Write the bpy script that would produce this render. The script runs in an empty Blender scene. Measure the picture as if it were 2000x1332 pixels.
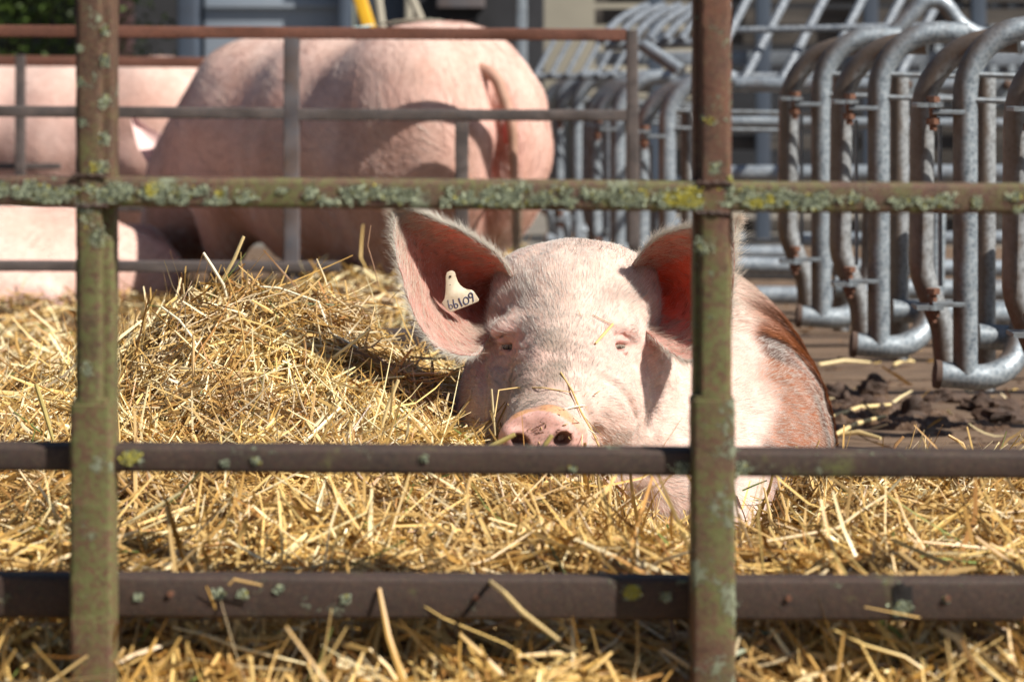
import bpy, math, random
import numpy as np
from mathutils import Vector, Matrix, Euler
R = math.radians
random.seed(7); rng = np.random.default_rng(11)
scene = bpy.context.scene
# ------------------------------------------------------------------ camera, world, sun, exposure
F = 4722.0; HZ = 140.0; CAMZ = 0.70        # focal length in photo pixels, horizon row, camera height
cam_d = bpy.data.cameras.new("camera"); cam = bpy.data.objects.new("camera", cam_d)
scene.collection.objects.link(cam); scene.camera = cam
cam.location = (0, 0, CAMZ); cam.rotation_euler = (R(90), 0, 0)
cam_d.sensor_width = 36; cam_d.lens = F*36/2000
cam_d.shift_y = -(666-HZ)/2000
cam_d.clip_start = 0.05; cam_d.clip_end = 300
cam_d.dof.use_dof = True; cam_d.dof.focus_distance = 3.40; cam_d.dof.aperture_fstop = 5.4
SUN = Vector((.87, -.49, 0)).normalized(); EL = R(44)
sdir = Vector((SUN.x*math.cos(EL), SUN.y*math.cos(EL), math.sin(EL)))
w = bpy.data.worlds.new("World"); scene.world = w; w.use_nodes = True
nt = w.node_tree; nt.nodes.clear()
sky = nt.nodes.new('ShaderNodeTexSky'); sky.sky_type = 'NISHITA'; sky.sun_disc = False
sky.sun_elevation = EL; sky.sun_rotation = math.atan2(sdir.x, sdir.y)
bg = nt.nodes.new('ShaderNodeBackground'); bg.inputs[1].default_value = 0.05
wo = nt.nodes.new('ShaderNodeOutputWorld'); nt.links.new(sky.outputs[0], bg.inputs[0]); nt.links.new(bg.outputs[0], wo.inputs[0])
sl = bpy.data.lights.new("sun", 'SUN'); sl.energy = 5.0; sl.angle = R(0.55); sl.color = (1, .95, .87)
so = bpy.data.objects.new("sun", sl); scene.collection.objects.link(so)
so.rotation_euler = sdir.to_track_quat('Z', 'Y').to_euler(); so.location = (4, -3, 5)
scene.view_settings.view_transform = 'Standard'; scene.view_settings.look = 'None'
scene.view_settings.exposure = 0.66; scene.view_settings.gamma = 1
scene.cycles.max_bounces = 8; scene.cycles.transparent_max_bounces = 8

# ------------------------------------------------------------------ helpers
def P(px, py, D): return Vector(((px-1000)*D/F, D, CAMZ-(py-HZ)*D/F))
def tag(o, label=None, cat=None, group=None, kind=None):
    if label: o['label'] = label
    if cat: o['category'] = cat
    if group: o['group'] = group
    if kind: o['kind'] = kind
    return o
def empty(name, loc=(0, 0, 0)):
    o = bpy.data.objects.new(name, None); o.empty_display_size = .1
    scene.collection.objects.link(o); o.location = loc; return o
def thing(name, label, cat, loc=(0, 0, 0), group=None):
    return tag(empty(name, loc), label, cat, group)

class MB:
    """collects vertices/faces and builds ONE mesh object"""
    def __init__(s): s.v = []; s.f = []; s.n = 0; s.mi = []
    def add(s, v, f, mi=0):
        v = [tuple(a) for a in v]
        s.v += v; s.f += [tuple(i+s.n for i in q) for q in f]; s.mi += [mi]*len(f); s.n += len(v)
    def ring_loft(s, rings, closed=True, caps=True, mi=0):
        m = len(rings[0]); v = [p for r in rings for p in r]; f = []
        for i in range(len(rings)-1):
            for j in range(m if closed else m-1):
                k = (j+1) % m
                f.append((i*m+j, i*m+k, (i+1)*m+k, (i+1)*m+j))
        if caps and closed:
            f.append(tuple(range(m))[::-1]); f.append(tuple((len(rings)-1)*m+j for j in range(m)))
        s.add(v, f, mi)
    def tube(s, pts, r, sides=14, caps=True, mi=0):
        pts = [Vector(p) for p in pts]; rings = []
        T0 = (pts[1]-pts[0]).normalized()
        up = Vector((0, 0, 1)) if abs(T0.z) < .9 else Vector((0, 1, 0))
        N = T0.cross(up).normalized()
        for i, p in enumerate(pts):
            T = (pts[min(i+1, len(pts)-1)]-pts[max(i-1, 0)]).normalized()
            N = (N-T*N.dot(T)).normalized(); B = T.cross(N)
            rr = r[i] if isinstance(r, (list, tuple)) else r
            rings.append([p+(N*math.cos(a)+B*math.sin(a))*rr for a in [2*math.pi*k/sides for k in range(sides)]])
        s.ring_loft(rings, caps=caps, mi=mi)
    def bar(s, p0, p1, wd, ht, ch=.003, seg=1, wob=0., side=None, mi=0):
        """rounded rectangular bar; wd across, ht = other direction"""
        p0, p1 = Vector(p0), Vector(p1); T = (p1-p0).normalized()
        A = Vector(side).normalized() if side else (Vector((0, 1, 0)) if abs(T.y) < .8 else Vector((1, 0, 0)))
        A = (A-T*A.dot(T)).normalized(); B = T.cross(A)
        sec = []
        for sx, sy in ((1, 1), (-1, 1), (-1, -1), (1, -1)):
            a0 = math.atan2(sy, sx)
            for d in (-R(45), -R(15), R(15), R(45)):
                sec.append((sx*(wd/2-ch)+ch*math.cos(a0+d), sy*(ht/2-ch)+ch*math.sin(a0+d)))
        rings = []
        for i in range(seg+1):
            p = p0.lerp(p1, i/seg)
            rings.append([p+A*(a+(random.gauss(0, wob) if wob else 0))+B*(b+(random.gauss(0, wob) if wob else 0)) for a, b in sec])
        s.ring_loft(rings, mi=mi)
    def box(s, c, size, ch=.002, mi=0):
        c = Vector(c); h = size[2]/2
        s.bar(c-Vector((0, 0, h)), c+Vector((0, 0, h)), size[1], size[0], min(ch, min(size)*.3), mi=mi)
    def cyl(s, p0, p1, r, sides=16, mi=0): s.tube([p0, p1], r, sides, mi=mi)
    def build(s, name, mat, parent=None, smooth=True, sharp=35):
        me = bpy.data.meshes.new(name); me.from_pydata(s.v, [], s.f); me.update()
        mats = mat if isinstance(mat, (list, tuple)) else [mat]
        for m in mats: me.materials.append(m)
        if len(mats) > 1: me.polygons.foreach_set('material_index', s.mi)
        if smooth:
            me.polygons.foreach_set('use_smooth', [True]*len(me.polygons))
            me.set_sharp_from_angle(angle=R(sharp))
        o = bpy.data.objects.new(name, me); scene.collection.objects.link(o)
        if parent: o.parent = parent
        return o
def local(o, parent_loc):
    """geometry was given in world coordinates: shift it into the parent's frame"""
    o.data.transform(Matrix.Translation(-Vector(parent_loc))); return o

def fast_mesh(name, V, Q, mat, parent=None, smooth=True, col=None, mi=None):
    """V (n,3) float array, Q (m,k) int array of quads or tris"""
    me = bpy.data.meshes.new(name); V = np.ascontiguousarray(V, np.float32)
    m, k = Q.shape
    me.vertices.add(len(V)); me.vertices.foreach_set('co', V.ravel())
    me.loops.add(m*k); me.loops.foreach_set('vertex_index', np.ascontiguousarray(Q, np.int32).ravel())
    me.polygons.add(m); me.polygons.foreach_set('loop_start', np.arange(0, m*k, k, dtype=np.int32))
    if smooth: me.polygons.foreach_set('use_smooth', np.ones(m, bool))
    for mm in (mat if isinstance(mat, (list, tuple)) else [mat]): me.materials.append(mm)
    if mi is not None: me.polygons.foreach_set('material_index', np.asarray(mi, np.int32))
    me.update(calc_edges=True); me.validate()
    if col is not None:
        at = me.attributes.new('tint', 'FLOAT_COLOR', 'POINT')
        c = np.ones((len(V), 4), np.float32); c[:, :3] = col; at.data.foreach_set('color', c.ravel())
    o = bpy.data.objects.new(name, me); scene.collection.objects.link(o)
    if parent: o.parent = parent
    return o
def fillet(pts, rad, n=7):
    """polyline with rounded corners"""
    pts = [Vector(p) for p in pts]; out = [pts[0]]
    for i in range(1, len(pts)-1):
        r = rad[i-1] if isinstance(rad, (list, tuple)) else rad
        a = (pts[i-1]-pts[i]).normalized(); b = (pts[i+1]-pts[i]).normalized()
        ang = a.angle(b); d = min(r/math.tan(ang/2), .49*(pts[i-1]-pts[i]).length if i > 1 else .98*(pts[i-1]-pts[i]).length,
                                  .49*(pts[i+1]-pts[i]).length if i < len(pts)-2 else .98*(pts[i+1]-pts[i]).length)
        r = d*math.tan(ang/2); c = pts[i]+(a+b).normalized()*(r/math.sin(ang/2))
        s0 = (pts[i]+a*d-c).normalized(); s1 = (pts[i]+b*d-c).normalized()
        for k in range(n+1): out.append(c+s0.slerp(s1, k/n)*r)
    out.append(pts[-1]); return out

# ------------------------------------------------------------------ implicit surfaces
def sp(x, p): return 1/(1+np.exp(-x*p))
def smin(a, b, k):
    h = np.clip(.5+.5*(b-a)/k, 0, 1); return b*(1-h)+a*h-k*h*(1-h)
def cone(X, a, b, ra, rb, sc=(1, 1, 1)):
    sc = np.array(sc, np.float32)
    a = np.array(a, np.float32)*sc; b = np.array(b, np.float32)*sc; ba = b-a; L = float(ba@ba)
    p = [X[i]*sc[i]-a[i] for i in range(3)]
    t = np.clip((p[0]*ba[0]+p[1]*ba[1]+p[2]*ba[2])/L, 0, 1)
    d = np.sqrt(sum((p[i]-t*ba[i])**2 for i in range(3)))
    return (d-(ra+(rb-ra)*t))/max(sc)
def ell(X, c, r, rot=None):
    p = [X[i]-c[i] for i in range(3)]
    if rot is not None:
        M = np.array(Euler(rot).to_matrix().transposed(), np.float32)
        p = [M[i, 0]*p[0]+M[i, 1]*p[1]+M[i, 2]*p[2] for i in range(3)]
    k0 = np.sqrt(sum((p[i]/r[i])**2 for i in range(3))); k1 = np.sqrt(sum((p[i]/r[i]**2)**2 for i in range(3)))+1e-6
    return k0*(k0-1)/k1
def nets(f, ax):
    """naive surface nets on a rectilinear grid"""
    S = f < 0; n = f.shape; cs = tuple(k-1 for k in n)
    acc = np.zeros(cs+(3,), np.float32); cnt = np.zeros(cs, np.float32); edges = []
    for d in range(3):
        a = [slice(None)]*3; b = [slice(None)]*3; a[d] = slice(0, -1); b[d] = slice(1, None)
        cr = S[tuple(a)] != S[tuple(b)]; I = np.argwhere(cr)
        fa = f[tuple(a)][cr]; fb = f[tuple(b)][cr]; t = fa/(fa-fb)
        pos = np.stack([ax[k][I[:, k]] for k in range(3)], 1)
        pos[:, d] = ax[d][I[:, d]]*(1-t)+ax[d][I[:, d]+1]*t
        o = [k for k in range(3) if k != d]
        ok = np.ones(len(I), bool)
        for k in o: ok &= (I[:, k] > 0) & (I[:, k] < n[k]-1)
        I = I[ok]; pos = pos[ok]; sg = S[tuple(a)][cr][ok]; cells = []
        for da, db in ((0, 0), (-1, 0), (-1, -1), (0, -1)):
            J = I.copy(); J[:, o[0]] += da; J[:, o[1]] += db; cells.append(J)
            np.add.at(acc, (J[:, 0], J[:, 1], J[:, 2]), pos); np.add.at(cnt, (J[:, 0], J[:, 1], J[:, 2]), 1)
        edges.append((cells, sg, d))
    act = cnt > 0; idx = -np.ones(cs, np.int64); idx[act] = np.arange(act.sum())
    V = acc[act]/cnt[act][:, None]; Q = []
    for cells, sg, d in edges:
        q = np.stack([idx[J[:, 0], J[:, 1], J[:, 2]] for J in cells], 1)
        if d == 1: sg = ~sg
        q[~sg] = q[~sg][:, ::-1]; Q.append(q)
    return V, np.concatenate(Q)
def lap_smooth(V, Q, it=2, lam=.5):
    E = np.concatenate([Q[:, [0, 1]], Q[:, [1, 2]], Q[:, [2, 3]], Q[:, [3, 0]]])
    E = np.concatenate([E, E[:, ::-1]]); c = np.bincount(E[:, 0], minlength=len(V))[:, None]
    for _ in range(it):
        A = np.stack([np.bincount(E[:, 0], V[E[:, 1], k], len(V)) for k in range(3)], 1)/np.maximum(c, 1)
        V = V+(A-V)*lam
    return V
def vnormals(V, Q):
    a = V[Q[:, 2]]-V[Q[:, 0]]; b = V[Q[:, 3]]-V[Q[:, 1]]; fn = np.cross(a, b)
    N = np.zeros_like(V)
    for k in range(4): 
        for c in range(3): N[:, c] += np.bincount(Q[:, k], fn[:, c], len(V))
    return N/(np.linalg.norm(N, axis=1, keepdims=True)+1e-9)
def fnoise(p, s, seed=0):
    """cheap smooth noise on (n,3) points in about -1..1"""
    r = np.random.default_rng(seed); o = 0
    for k in range(6):
        d = r.normal(size=3); d /= np.linalg.norm(d); o = o+np.sin(p@d*s*(1+.35*k)+r.uniform(0, 6.28))/2.2
    return np.clip(o, -1.3, 1.3)

# ------------------------------------------------------------------ hair / straw strands
def strands(root, dirs, length, radius, bend, seg=3, sides=3, flat=None, noise=.0, taper=True, rg=rng):
    """n strands as thin prisms -> V, Q ; bend (n,3) is added to the direction progressively"""
    n = len(root); D = dirs/np.linalg.norm(dirs, axis=1, keepdims=True)
    pts = [root]; p = root.copy()
    for k in range(seg):
        t = (k+1)/seg
        d = D+bend*t+(rg.normal(size=(n, 3))*noise if noise else 0); d /= np.linalg.norm(d, axis=1, keepdims=True)
        p = p+d*(length/seg)[:, None]; pts.append(p)
    ref = np.where(np.abs(D[:, 2:3]) > .9, np.array([[1., 0, 0]]), np.array([[0, 0, 1.]]))
    A = np.cross(D, ref); A /= np.linalg.norm(A, axis=1, keepdims=True); B = np.cross(D, A)
    th = rg.uniform(0, 2*np.pi, n)[:, None]; A, B = A*np.cos(th)+B*np.sin(th), B*np.cos(th)-A*np.sin(th)
    V = []
    for k in range(seg+1):
        w = (1-.85*k/seg) if taper else 1.
        for j in range(sides):
            a = 2*np.pi*j/sides
            V.append(pts[k]+A*(radius*math.cos(a)*w)[:, None]+B*((radius if flat is None else radius*flat)*math.sin(a)*w)[:, None])
    m = (seg+1)*sides; V = np.stack(V, 1).reshape(n*m, 3)
    q = []
    for k in range(seg):
        for j in range(sides):
            j2 = (j+1) % sides; q.append((k*sides+j, k*sides+j2, (k+1)*sides+j2, (k+1)*sides+j))
    if not taper and sides == 4:
        q.append((3, 2, 1, 0)); q.append((seg*4, seg*4+1, seg*4+2, seg*4+3))
    q = np.array(q); Q = (q[None]+(np.arange(n)*m)[:, None, None]).reshape(-1, 4)
    return V, Q, m

# ------------------------------------------------------------------ materials
def newmat(name):
    m = bpy.data.materials.new(name); m.use_nodes = True; n = m.node_tree
    return m, n, n.nodes, n.links, n.nodes['Principled BSDF']
def nd(ns, t, **k):
    x = ns.new(t)
    for a, b in k.items(): setattr(x, a, b)
    return x
def coords(ns, L, kind='Object', scale=(1, 1, 1)):
    t = ns.new('ShaderNodeTexCoord'); m = ns.new('ShaderNodeMapping'); m.inputs['Scale'].default_value = scale
    L.new(t.outputs[kind], m.inputs[0]); return m.outputs[0]
def noise(ns, L, co, sc, det=4, rough=.55, dist=0):
    x = ns.new('ShaderNodeTexNoise'); x.inputs['Scale'].default_value = sc; x.inputs['Detail'].default_value = det
    x.inputs['Roughness'].default_value = rough; x.inputs['Distortion'].default_value = dist; L.new(co, x.inputs['Vector']); return x.outputs[0]
def ramp(ns, L, fac, stops):
    x = ns.new('ShaderNodeValToRGB'); e = x.color_ramp.elements
    while len(e) < len(stops): e.new(.5)
    for i, (p, c) in enumerate(stops):
        e[i].position = p; e[i].color = (c, c, c, 1) if isinstance(c, (int, float)) else (*c, 1)
    L.new(fac, x.inputs[0]); return x.outputs[0]
def mix(ns, L, f, a, b, mode='MIX'):
    x = ns.new('ShaderNodeMix'); x.data_type = 'RGBA'; x.blend_type = mode
    for i, v in ((0, f), (6, a), (7, b)):
        if hasattr(v, 'links'): L.new(v, x.inputs[i])
        elif i == 0: x.inputs[0].default_value = v
        else: x.inputs[i].default_value = (*v, 1)
    return x.outputs[2]
def mth(ns, L, op, a, b=0.):
    x = ns.new('ShaderNodeMath'); x.operation = op
    for i, v in enumerate((a, b)):
        if hasattr(v, 'links'): L.new(v, x.inputs[i])
        else: x.inputs[i].default_value = v
    return x.outputs[0]
def bump(ns, L, h, st, dist, bs, nrm=None):
    x = ns.new('ShaderNodeBump'); x.inputs['Strength'].default_value = st; x.inputs['Distance'].default_value = dist
    L.new(h, x.inputs['Height'])
    if nrm: L.new(nrm, x.inputs['Normal'])
    L.new(x.outputs[0], bs.inputs['Normal']); return x.outputs[0]

def mat_rust(name, base=(.085, .048, .036), alt=(.14, .06, .035), algae=.3, lichen=.3, yellow=.2, rough=.72, zg=0.):
    m, t, ns, L, bs = newmat(name); co = coords(ns, L)
    c = mix(ns, L, ramp(ns, L, noise(ns, L, co, 18, 8, .65), [(.35, 0), (.65, 1)]), base, alt)
    c = mix(ns, L, ramp(ns, L, noise(ns, L, co, 160, 5, .7), [(.45, 0), (.75, .7)]), c, tuple(x*.35 for x in base))
    an = noise(ns, L, co, 9, 6, .7)
    if zg:
        sx = ns.new('ShaderNodeSeparateXYZ'); L.new(co, sx.inputs[0]); an = mth(ns, L, 'ADD', an, mth(ns, L, 'MULTIPLY', mth(ns, L, 'SUBTRACT', .57, sx.outputs[2]), zg))
    al = mth(ns, L, 'MULTIPLY', ramp(ns, L, an, [(.68-.32*algae, 0), (.78-.32*algae, 1)]), ramp(ns, L, noise(ns, L, co, 150, 5, .75), [(.44, .10), (.53, 1)]))
    c = mix(ns, L, al, c, (.135, .145, .045))
    spec = ramp(ns, L, noise(ns, L, co, 420, 3, .6), [(.56, 0), (.62, 1)])
    c = mix(ns, L, mth(ns, L, 'MULTIPLY', spec, .75*max(algae, .2)), c, (.20, .085, .05))
    c = mix(ns, L, mth(ns, L, 'MULTIPLY', ramp(ns, L, noise(ns, L, co, 520, 2, .5), [(.58, 0), (.64, 1)]), .6*max(algae, .1)), c, (.24, .26, .11))
    # lichen: blotches broken up by fine cells
    big = noise(ns, L, co, 26, 3, .6); fine = noise(ns, L, co, 170, 5, .75, .6)
    li = ramp(ns, L, mth(ns, L, 'ADD', mth(ns, L, 'MULTIPLY', big, .65), mth(ns, L, 'MULTIPLY', fine, .45)), [(.68-.28*lichen, 0), (.715-.28*lichen, 1)])
    lc = mix(ns, L, noise(ns, L, co, 300, 3), (.15, .17, .09), (.36, .40, .29))
    c = mix(ns, L, li, c, lc)
    yb = noise(ns, L, coords(ns, L, 'Object', (1, 1, 1)), 15, 3, .5, .4)
    ye = ramp(ns, L, mth(ns, L, 'ADD', mth(ns, L, 'MULTIPLY', yb, .75), mth(ns, L, 'MULTIPLY', fine, .35)), [(.80-.25*yellow, 0), (.83-.25*yellow, 1)])
    c = mix(ns, L, ye, c, (.42, .37, .06)); c = mix(ns, L, 1., c, (.80, .78, .76), 'MULTIPLY')
    L.new(c, bs.inputs['Base Color']); bs.inputs['Roughness'].default_value = rough
    h = mth(ns, L, 'ADD', mth(ns, L, 'MULTIPLY', noise(ns, L, co, 90, 8, .7), .6), mth(ns, L, 'MULTIPLY', mth(ns, L, 'ADD', li, ye), mth(ns, L, 'ADD', fine, .3)))
    bump(ns, L, h, .8, .0022, bs)
    return m
def mat_galv(name, a=(.30, .35, .40), b=(.46, .50, .53), dirt=.4, metal=.35, rough=.45):
    m, t, ns, L, bs = newmat(name); co = coords(ns, L)
    c = mix(ns, L, ramp(ns, L, noise(ns, L, co, 30, 6, .65, .8), [(.35, 0), (.65, 1)]), a, b)
    vo = ns.new('ShaderNodeTexVoronoi'); vo.inputs['Scale'].default_value = 110; L.new(co, vo.inputs[0])
    c = mix(ns, L, ramp(ns, L, vo.outputs['Distance'], [(.2, 0), (.7, .3)]), c, (.55, .58, .6))
    # brown dirt in blotches, and over the -x sides where it also paints shade
    g = ns.new('ShaderNodeNewGeometry'); sx = ns.new('ShaderNodeSeparateXYZ'); L.new(g.outputs['Normal'], sx.inputs[0])
    side = mth(ns, L, 'MULTIPLY', sx.outputs[0], -1.1)
    d = mth(ns, L, 'ADD', side, mth(ns, L, 'MULTIPLY', noise(ns, L, co, 14, 8, .7), 1.6))
    dm = ramp(ns, L, d, [(.95, 0), (1.0, dirt*.5), (1.0, dirt)])
    dm = ramp(ns, L, mth(ns, L, 'MULTIPLY', d, .5), [(.78-.5*dirt, 0), (1.1-.5*dirt if 1.1-.5*dirt < 1 else 1, .85)])
    c = mix(ns, L, dm, c, (.13, .085, .055))
    ru = ramp(ns, L, noise(ns, L, co, 55, 6, .75), [(.66, 0), (.74, .8)])
    c = mix(ns, L, ru, c, (.20, .09, .04))
    L.new(c, bs.inputs['Base Color']); bs.inputs['Metallic'].default_value = metal
    L.new(ramp(ns, L, noise(ns, L, co, 40, 5), [(.3, rough-.1), (.7, rough+.25)]), bs.inputs['Roughness'])
    bump(ns, L, noise(ns, L, co, 120, 6, .7), .35, .001, bs)
    return m
def mat_plain(name, a, b=None, sc=20, rough=.7, metal=0, bst=.3, stretch=(1, 1, 1), bd=.002):
    m, t, ns, L, bs = newmat(name); co = coords(ns, L, 'Object', stretch)
    b = b or tuple(x*.7 for x in a); n = noise(ns, L, co, sc, 8, .65, .3)
    L.new(mix(ns, L, ramp(ns, L, n, [(.3, 0), (.7, 1)]), a, b), bs.inputs['Base Color'])
    bs.inputs['Roughness'].default_value = rough; bs.inputs['Metallic'].default_value = metal
    if bst: bump(ns, L, n, bst, bd, bs)
    return m
def mat_tint(name, rough=.6, trans=0., gain=(1, 1, 1), spec=.5, sss=0., vary=None, fine=0.):
    """material coloured by the mesh's own 'tint' attribute"""
    m, t, ns, L, bs = newmat(name)
    a = ns.new('ShaderNodeAttribute'); a.attribute_name = 'tint'; c = a.outputs['Color']
    if fine:
        co = coords(ns, L, 'Object')
        c = mix(ns, L, ramp(ns, L, noise(ns, L, co, 60, 8, .7), [(.3, fine), (.75, 0)]), c, (.30, .17, .11), 'MULTIPLY')
        c = mix(ns, L, ramp(ns, L, noise(ns, L, co, 14, 5, .6), [(.4, 0), (.75, fine*.6)]), c, (.62, .30, .22))
        c = mix(ns, L, ramp(ns, L, noise(ns, L, co, 330, 3, .6), [(.64, 0), (.72, .5)]), c, (.16, .09, .06))
        bump(ns, L, noise(ns, L, coords(ns, L, 'Object'), 240, 8, .7), .35, .002, bs)
    L.new(c, bs.inputs['Base Color']); bs.inputs['Roughness'].default_value = rough
    bs.inputs['Specular IOR Level'].default_value = spec
    if sss:
        bs.inputs['Subsurface Weight'].default_value = sss; bs.inputs['Subsurface Radius'].default_value = (1, .35, .2)
        bs.inputs['Subsurface Scale'].default_value = .012
    if trans:
        tr = ns.new('ShaderNodeBsdfTranslucent'); L.new(c, tr.inputs[0]); mx = ns.new('ShaderNodeMixShader'); mx.inputs[0].default_value = trans
        out = ns.get('Material Output')
        L.new(bs.outputs[0], mx.inputs[1]); L.new(tr.outputs[0], mx.inputs[2]); L.new(mx.outputs[0], out.inputs[0])
        if vary: L.new(mix(ns, L, 1., c, vary, 'MULTIPLY'), tr.inputs[0])
    return m
# ------------------------------------------------------------------ ground
M_floor = mat_plain('floor_planks_mat', (.20, .13, .08), (.06, .036, .022), 5, .75, bst=.6, stretch=(1.2, 9, 9), bd=.01)
M_yard = mat_plain('yard_mat', (.20, .18, .15), (.12, .105, .09), 3, .9, bst=.3)
gv = [(-60, -10, -.03), (60, -10, -.03), (60, 120, -.03), (-60, 120, -.03)]
g = MB(); g.add(gv, [(0, 1, 2, 3)]); tag(g.build('ground', M_yard, smooth=False), kind='structure')
g = MB(); random.seed(3)
y = 1.6
while y < 9.6:
    wd = random.uniform(.13, .16)
    g.bar((-3.2, y+wd/2, -.012+random.uniform(-.004, .003)), (3.6, y+wd/2, -.012+random.uniform(-.004, .003)), wd, .026, .004, seg=30, wob=.0012)
    y += wd+.012
tag(g.build('floor', M_floor), kind='structure')

# ------------------------------------------------------------------ front gate (camera side of the pen)
M_rail1 = mat_rust('gate_rail_lichen_mat', base=(.10, .05, .036), alt=(.15, .07, .045), algae=.75, lichen=.14, yellow=-.6)
M_rail2 = mat_rust('gate_rail_mat', base=(.046, .028, .023), alt=(.066, .036, .027), algae=.28, lichen=.05, yellow=-.5)
M_postL = mat_rust('gate_post_algae_mat', base=(.085, .042, .026), alt=(.13, .06, .032), algae=.72, lichen=.12, yellow=-.6, zg=1.1)
M_slvL = mat_rust('gate_sleeve_algae_mat', base=(.13, .06, .04), alt=(.16, .07, .04), algae=.95, lichen=.14, yellow=-.6)
M_postR = mat_rust('gate_post_rust_mat', base=(.10, .044, .028), alt=(.16, .062, .034), algae=.58, lichen=.10, yellow=-.6, zg=2.)
M_slvR = mat_rust('gate_sleeve_rust_mat', base=(.12, .06, .04), alt=(.15, .07, .04), algae=.85, lichen=.26, yellow=-.6)
gate = thing('gate', 'rusty square-tube pen gate nearest the viewer, crusted with grey and yellow lichen', 'gate', (0, 2.33, 0))
def gpart(mb, name, mat): return local(mb.build(name, mat, gate), gate.location)
GY = 2.30                                        # front face of the posts
def railbar(ya0, ya1, yb0, yb1, yfront, name, mat, dep=.035):
    # top and bottom rows in photo pixels at the left edge and the right edge
    D = yfront; ma, mb_ = (ya0+ya1)/2, (yb0+yb1)/2; sl_ = (mb_-ma)/2520*900; a = P(-1160, ma-sl_, D); b = P(3160, mb_+sl_, D); h = (ya1-ya0)*D/F
    sl = (b-a); a -= Vector((0, 0, 0)); mb = MB()
    mb.bar(a+Vector((0, dep/2, 0)), b+Vector((0, dep/2, 0)), dep, h, .0045, seg=100, wob=.00012)
    return gpart(mb, name, mat)
r1 = railbar(343, 401, 362, 421, GY+.002, 'rail', M_rail1)
r2 = railbar(868, 919, 886, 940, GY+.010, 'rail', M_rail2)
r3 = railbar(1124, 1206, 1137, 1214, GY+.036, 'rail', M_rail2, .03)
def post(xl, xr, split, name, mat, spl_xl, spl_xr):
    mb = MB(); D = GY
    a = P((xl+xr)/2, split, D); wd = (xr-xl)*D/F
    mb.bar((a.x, D+.036, a.z-.02), (a.x, D+.036, 1.35), .036, wd, .004, seg=80, wob=.0003)
    fl, fr_ = ((150, 197) if xl < 1000 else (1369, 1425)); fx = P((fl+fr_)/2, split, D).x; fw = (fr_-fl)*D/F
    mb.bar((fx, D+.010, a.z-.02), (fx, D+.010, 1.35), .019, fw, .004, seg=80, wob=.0003)
    o = gpart(mb, name, mat)
    mb = MB(); b = P((spl_xl+spl_xr)/2, split, D); w2 = (spl_xr-spl_xl)*D/F
    mb.bar((b.x, D+.016, -.03), (b.x, D+.016, b.z), .044, w2, .005, seg=80, wob=.0002)
    mb.bar((b.x-.002, D+.016, b.z-.001), (b.x-.002, D+.016, b.z+.004), .030, w2*.8, .003)
    s = local(mb.build('sleeve', M_slvL if xl < 1000 else M_slvR, o), gate.location); return o
post(140, 215, 790, 'upright', M_postL, 137, 220)
post(1358, 1433, 782, 'upright', M_postR, 1351, 1436)
YEL = [(1350, 380, (30, 26)), (1318, 388, (22, 14)), (1424, 353, (9, 8)), (1478, 396, (16, 9)), (1504, 388, (9, 9)), (1404, 374, (9, 6)), (1400, 415, (8, 6)), (182, 327, (10, 12)), (296, 370, (14, 14)), (430, 378, (10, 8)), (150, 378, (6, 6)), (1265, 376, (8, 8)), (1545, 366, (8, 6)), (1386, 235, (12, 9)),
  (1374, 1030, (14, 12)), (1415, 1075, (12, 10)), (1404, 1240, (13, 13)), (1406, 1310, (16, 14)), (1424, 1145, (9, 8)), (1418, 1195, (8, 8)), (1235, 1157, (18, 14)), (185, 945, (8, 8)), (205, 1065, (6, 5)), (215, 870, (10, 12)), (250, 893, (24, 14)), (1366, 1255, (8, 8)), (208, 860, (8, 8))]
# crusts of lichen standing proud of the steel
def flakes(name, spots, mat, n, seed):
    r = np.random.default_rng(seed); V = []; Q = []; C = []
    for k in range(n):
        cx, cy, sx, sy, yd, kind = spots[r.integers(len(spots))]
        px = cx+r.normal()*sx; py = cy+np.clip(r.normal()*sy, -1.7*sy, 1.7*sy)
        if kind == 'r' and not (352+px*.0095 < py < 396+px*.0095): continue
        if kind == 'p' and not (1356 < px < 1430): continue
        if kind == 'q' and not (142 < px < 214): continue
        p = np.array(P(px, py, yd)); s = r.uniform(.0005, .0015); nn = 6
        nrm = np.array([r.normal()*.35, -1, .15+r.normal()*.35]); nrm /= np.linalg.norm(nrm)
        a = np.cross(nrm, [0, 0, 1]); a /= np.linalg.norm(a); b = np.cross(nrm, a)
        b0 = len(V); lift = r.uniform(.0003, .0009)
        V.append(p+nrm*lift*.4)
        for j in range(nn):
            t = 2*np.pi*j/nn; rr = s*r.uniform(.6, 1.3)
            V.append(p+(a*math.cos(t)+b*math.sin(t))*rr+nrm*lift*r.uniform(.2, 1.2)-np.array([0, .0002, 0]))
        yl = r.random() < .05
        for yx, yy, yr in YEL:
            if ((px-yx)/yr[0])**2+((py-yy)/yr[1])**2 < 1 and r.random() < .8: yl = True
        c = np.array([.42, .37, .07]) if yl else np.array([.29, .32, .22])*r.choice([.25, .5, .85, 1.2, 1.7])
        C += [c*r.uniform(.75, 1.2)]*(nn+1)
        for j in range(nn): Q.append((b0, b0+1+j, b0+1+(j+1) % nn))
    o = fast_mesh(name, np.array(V), np.array(Q), mat, gate, smooth=False, col=np.array(C))
    return local(o, gate.location)
M_lichen = mat_tint('lichen_mat', .9, spec=.1)
rs = np.random.default_rng(5); sp_ = []
for k in range(190):
    x = rs.uniform(0, 2000)
    if 815 < x < 860 or 500 < x < 545 or 1640 < x < 1665 or 1120 < x < 1135: continue
    sp_.append((x, 376+x*.0098+rs.normal()*9, rs.uniform(3, 9), rs.uniform(3, 7), GY+.001, 'r'))
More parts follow.
